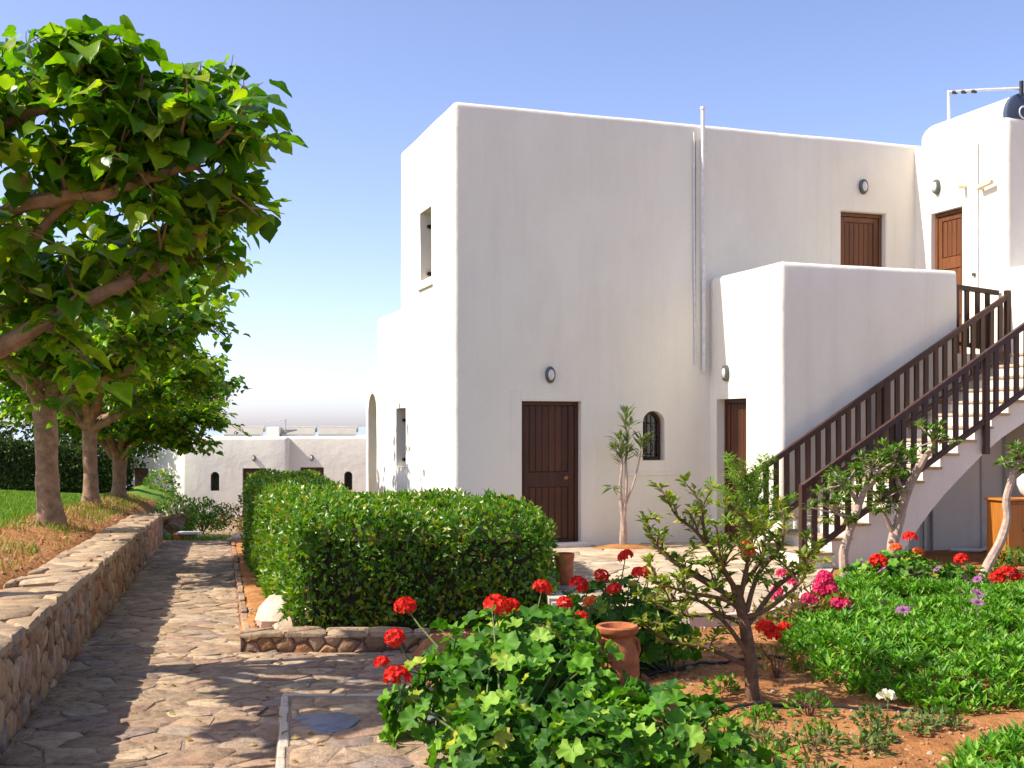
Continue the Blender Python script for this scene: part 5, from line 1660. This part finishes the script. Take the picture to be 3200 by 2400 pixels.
def build_shrub():
    rg = random.Random(14)
    base = (1.66, 7.9, soil_z(1.66, 7.9))
    st = [([(1.66, 7.9, -.25), (1.645, 7.9, .04), (1.61, 7.9, .27), (1.57, 7.9, .46), (1.53, 7.9, .60)], .052, .032)]
    tips = [[(1.57, .49), (1.45, .71), (1.26, .97), (1.11, 1.09), (1.03, 1.21)], [(1.53, .59), (1.35, .87), (1.29, 1.03), (1.27, 1.16)], [(1.57, .49), (1.19, .71), (1.0, .87), (.92, 1.03)], [(1.61, .39), (1.45, .52), (1.16, .59), (.94, .68)],
            [(1.61, .42), (1.70, .68), (1.86, .87), (1.89, 1.06)], [(1.62, .33), (1.83, .59), (2.05, .74), (2.12, .87)], [(1.64, .11), (1.45, .36), (1.26, .52), (1.06, .52)], [(1.57, .52), (1.61, .74), (1.64, .97), (1.57, 1.09)], [(1.64, .04), (1.35, .17), (1.06, .23), (.92, .33)], [(1.61, .33), (1.45, .39), (1.19, .39), (1.0, .46)],
            [(1.55, .55), (1.75, .78), (1.80, .95)], [(1.55, .55), (1.42, .75), (1.36, .92)], [(1.60, .38), (1.75, .45), (1.95, .62), (2.0, .72)], [(1.58, .45), (1.40, .60), (1.15, .75), (1.05, .83)]]
    for i, t in enumerate(tips):
        dy = rg.uniform(-.35, .35)
        n = len(t) - 1
        pts = [(x, 7.9 + dy * (k / n), z) for k, (x, z) in enumerate(t)]
        st.append((pts, .020, .006))
        for _ in range(4):
            k = rg.randint(1, n)
            p = Vector(pts[k]); q = p + Vector((rg.uniform(-.14, .14), rg.uniform(-.18, .18), rg.uniform(.02, .18)))
            st.append(([tuple(p), tuple(p.lerp(q, .5) + Vector((0, 0, .015))), tuple(q)], .008, .004))
    r = leafy_shrub('woody_shrub', 'gnarled woody shrub with sparse yellow-green leaves in the bed', base, st, .068, 70, 'leaf_shrub', 801, start=.22, tip=12)
    rg = random.Random(5)
    for p, m, s in [((1.58, 7.75, .88), 'petal_orange', .9), ((1.60, 7.72, .85), 'petal_orange', .6)]:
        head(r, p, m, s, rg)
build_shrub()
def red_plant():
    r = bush('red_flowering_plant', 'small plant with a ragged dark red bloom beside the shrub trunk', (1.98, 8.6, -.14), .2, .22, 90, .07, M['leaf_bract'], 92, 'flowering plant')
    rg = random.Random(6)
    for p, s in [((1.89, 8.55, .19), 1.3), ((1.93, 8.5, .15), 1.0), ((2.02, 8.55, .2), .8)]: head(r, p, 'petal_red', s, rg)
red_plant()

# ================================================================ plants by the house
TP_LONG = [tpl_simple(.10, .03, .15), tpl_simple(.085, .04, .3), tpl_simple(.11, .03, 0)]
leafy_shrub('oleander', 'tall thin oleander against the house wall beside the arched window', (1.56, 16.1, 0), [([(1.56, 16.1, -.1), (1.56, 16.1, .2), (1.555, 16.1, .36)], .06, .045),
    ([(1.555, 16.1, .34), (1.52, 16.1, .8), (1.54, 16.1, 1.2), (1.50, 16.1, 1.5)], .030, .010), ([(1.56, 16.1, .34), (1.60, 16.1, .8), (1.60, 16.12, 1.3), (1.64, 16.1, 1.7)], .030, .010), ([(1.60, 16.1, .62), (1.72, 16.1, .95), (1.80, 16.1, 1.3), (1.83, 16.1, 1.5)], .016, .008),
    ([(1.60, 16.1, 1.4), (1.60, 16.1, 1.6), (1.60, 16.1, 1.88)], .010, .005), ([(1.52, 16.1, 1.2), (1.46, 16.05, 1.3), (1.44, 16.0, 1.38)], .010, .005), ([(1.52, 16.1, .85), (1.44, 16.05, .86), (1.40, 16.0, .84)], .008, .004)],
    .19, 34, 'leaf_oleander', 811, 'bark_pale', 'shrub', tpls=TP_LONG, start=.62, tip=14, cluster=.1)
def soil_ring():
    mb = MB()
    n = 18
    c = (1.56, 16.02)
    ring = [(c[0] + (.42 + .05 * math.sin(i * 3)) * math.cos(2 * PI * i / n), c[1] + .26 * math.sin(2 * PI * i / n)) for i in range(n)]
    mb.add([(x, y, .002) for x, y in ring] + [(c[0] + (x - c[0]) * .5, c[1] + (y - c[1]) * .5, .045) for x, y in ring] + [(c[0], c[1], .05)], [(i, (i + 1) % n, n + (i + 1) % n, n + i) for i in range(n)] + [(n + i, n + (i + 1) % n, 2 * n) for i in range(n)])
    tag(mb.obj('soil_patch', M['soil'], None, True), kind='structure')
soil_ring()
# feathery green shrub by the side door
def fern_shrub():
    rg = random.Random(31)
    b = (3.05, 14.75, 0)
    st = [([(3.05, 14.75, -.05), (3.06, 14.75, .25), (3.06, 14.75, .4)], .04, .03)]
    for i in range(30):
        an = rg.uniform(0, 2 * PI); L = rg.uniform(.2, .62); h = rg.uniform(.5, 1.35)
        st.append(([(3.06, 14.75, .3 * rg.random()), (3.06 + math.cos(an) * L * .4, 14.75 + math.sin(an) * L * .3, h * .75), (3.06 + math.cos(an) * L, 14.75 + math.sin(an) * L * .6, h)], .010, .003))
    leafy_shrub('feathery_shrub', 'feathery light green shrub at the side door by the stairs', b, st, .10, 120, 'leaf_fern', 821, 'stem', 'shrub', tpls=TP_LONG, start=.2, tip=14, droop=.2, sides=5)
fern_shrub()
# standard trees with tufted heads before the stairs
M['leaf_tuft'] = leaf_mat('tuft_leaf', [(0, (0.04, 0.11, 0.012)), (0.5, (0.09, 0.19, 0.018)), (0.9, (0.17, 0.28, 0.03)), (1, (0.28, 0.34, 0.06))], 0.3, 0.5, 0.3)
TP_TUFT = [tpl_simple(.16, .05, .2), tpl_simple(.13, .06, .1)]
def tuft_tree(label, pts, r0, r1, branches, seed, leaf=.10):
    base = pts[0]
    st = [(pts, r0, r1)]
    rg = random.Random(seed)
    for b in branches:
        st.append((b, r1 * .8, .012))
        e = Vector(b[-1])
        for k in range(15):
            q = e + Vector((rg.gauss(0, .11), rg.gauss(0, .11), rg.uniform(-.10, .19)))
            st.append(([tuple(e), tuple(e.lerp(q, .5)), tuple(q)], .012, .007))
    return leafy_shrub('tufted_tree', label, base, st, leaf, 16, 'leaf_tuft', seed, 'bark_pale', 'tree', 'small trees with tufted heads before the stairs', TP_TUFT, start=.5, tip=18, trunk_name='branch')
tuft_tree('left tufted tree before the stairs with a leaning pale trunk', [(3.81, 13.1, -.1), (3.78, 13.1, .25), (3.88, 13.1, .59), (4.01, 13.1, .96)], .062, .04,
          [[(3.99, 13.1, .9), (4.05, 13.08, 1.1), (4.08, 13.05, 1.22)], [(3.95, 13.1, .8), (3.85, 13.05, .95), (3.76, 13.0, 1.03)], [(4.0, 13.1, .94), (4.2, 13.05, 1.2), (4.35, 13.0, 1.3)], [(3.86, 13.1, .55), (3.75, 13.0, .68), (3.65, 12.95, .72)], [(4.0, 13.1, .94), (4.22, 13.2, 1.12), (4.40, 13.2, 1.18)]], 831)
tuft_tree('middle tufted tree with a thick slanting trunk against the stair wall', [(4.42, 13.5, -.1), (4.47, 13.5, .28), (4.55, 13.5, .6), (4.65, 13.5, .95), (4.85, 13.5, 1.35)], .075, .05,
          [[(4.83, 13.5, 1.3), (4.93, 13.48, 1.45), (4.95, 13.45, 1.52)], [(4.62, 13.5, .85), (4.48, 13.4, 1.1), (4.42, 13.35, 1.22)], [(4.5, 13.5, .42), (4.38, 13.45, .62), (4.30, 13.4, .82)]], 832)
tuft_tree('right tufted tree with a thin S-curved bare trunk', [(5.10, 12.6, -.1), (5.22, 12.6, .18), (5.35, 12.6, .42), (5.43, 12.6, .68), (5.42, 12.6, .9), (5.50, 12.6, 1.18)], .055, .04,
          [[(5.49, 12.6, 1.15), (5.55, 12.58, 1.27), (5.58, 12.55, 1.32)], [(5.48, 12.6, 1.12), (5.62, 12.6, 1.22), (5.70, 12.6, 1.25)]], 833)

# ================================================================ pots and hoses
def urn():
    root = empty('terracotta_urn', (0.71, 7.75, soil_z(.71, 7.75) - .02)); tag(root, 'round-bellied terracotta urn among the geraniums', 'urn')
    k = 1.0
    prof = [(.085, 0), (.10, .03), (.135, .14), (.150, .26), (.148, .36), (.128, .44), (.108, .485), (.105, .51), (.128, .53), (.142, .545), (.145, .575), (.135, .585), (.115, .58), (.10, .54), (.09, .50)]
    MB().lathe(prof, sides=36).obj('body', M['terracotta'], root, True, 50)
    for s in (-1, 1):
        MB().tube([(s * .11, 0, .49), (s * .165, 0, .47), (s * .175, 0, .40), (s * .143, 0, .33)], .016, 8).obj('handle', M['terracotta'], root, True).rotation_euler = (0, 0, .5)
    c = MB(); c.lathe([(.10, .50), (.095, .525), (.05, .53), (.01, .535)], sides=20); c.obj('soil_fill', M['soil'], root, True)
urn()
def small_pot():
    root = empty('terracotta_pot', (0.56, 12.3, 0.0)); tag(root, 'plain dark terracotta pot at the right end of the hedge', 'pot')
    MB().lathe([(.075, 0), (.09, .02), (.100, .25), (.104, .275), (.108, .285), (.110, .335), (.104, .34), (.090, .335), (.088, .28)], sides=30).obj('body', M['terracotta'], root, True, 50)
    MB().lathe([(.09, .28), (.085, .30), (.01, .305)], sides=20).obj('soil_fill', M['soil'], root, True)
small_pot()
def hose(label, pts):
    P = spline(pts, 10)
    P = [Vector((p.x, p.y + .015 * nz(p.x, p.y, 4, 1), soil_z(p.x, p.y) + .016)) for p in P]
    o = MB().tube(P, .011, 8).obj('irrigation_hose', M['hose'], None, True)
    tag(o, label, 'hose', 'irrigation hoses on the soil')
hose('black irrigation hose behind the shrub trunk', [(.94, 8.48, 0), (1.21, 8.73, 0), (1.68, 9.0, 0), (2.04, 9.1, 0), (2.3, 9.1, 0)])
hose('long black irrigation hose crossing the bare soil in front', [(1.05, 7.4, 0), (1.39, 7.58, 0), (1.66, 7.70, 0), (1.92, 7.74, 0), (2.2, 7.68, 0), (2.65, 7.66, 0), (3.01, 7.8, 0), (3.35, 7.86, 0)])

bush('low_bush', 'low dark green plant in front of the orange wooden cupboard', (5.75, 12.9, -.06), .42, .34, 420, .09, M['leaf_tuft'], 93, 'plant')

# ================================================================ leaf litter
def litter():
    rg = random.Random(61)
    P = []
    while len(P) < 420:
        x, y = rg.uniform(-5.5, 3.2), rg.uniform(5.8, 20)
        b = to_b(x, y)
        if B_L < b < B_R or (y < 10.3 and b >= B_R and bed_d(x, y) < 0):
            if rg.random() < (.9 if b < B_L + .25 or b > B_R - .2 else .3): P.append((x, y, zp(y) + .014))
        elif y < 10 and bed_d(x, y) > .1 and x < 2.2: P.append((x, y, soil_z(x, y) + .012))
    n = len(P); P = np.array(P)
    slab_in = (P[:, 1] < 8.05) & (P[:, 0] > -1.62 + (8.05 - P[:, 1]) * .185) & (P[:, 0] < -.45)
    P[slab_in, 2] += .085
    a = NR.uniform(0, 2 * PI, n)
    V, T = place_many(TP_SIMPLE, P, np.stack([np.cos(a), np.sin(a), NR.uniform(0, .25, n)], 1), np.tile([0, 0, 1.], (n, 1)) + NR.normal(size=(n, 3)) * .3, NR.uniform(.03, .075, n))
    tag(link('leaf_litter', tri_mesh('leaf_litter', V, T), M['dry_grass']), 'dry fallen leaves scattered over the paving and soil', 'leaves', kind='stuff')
litter()
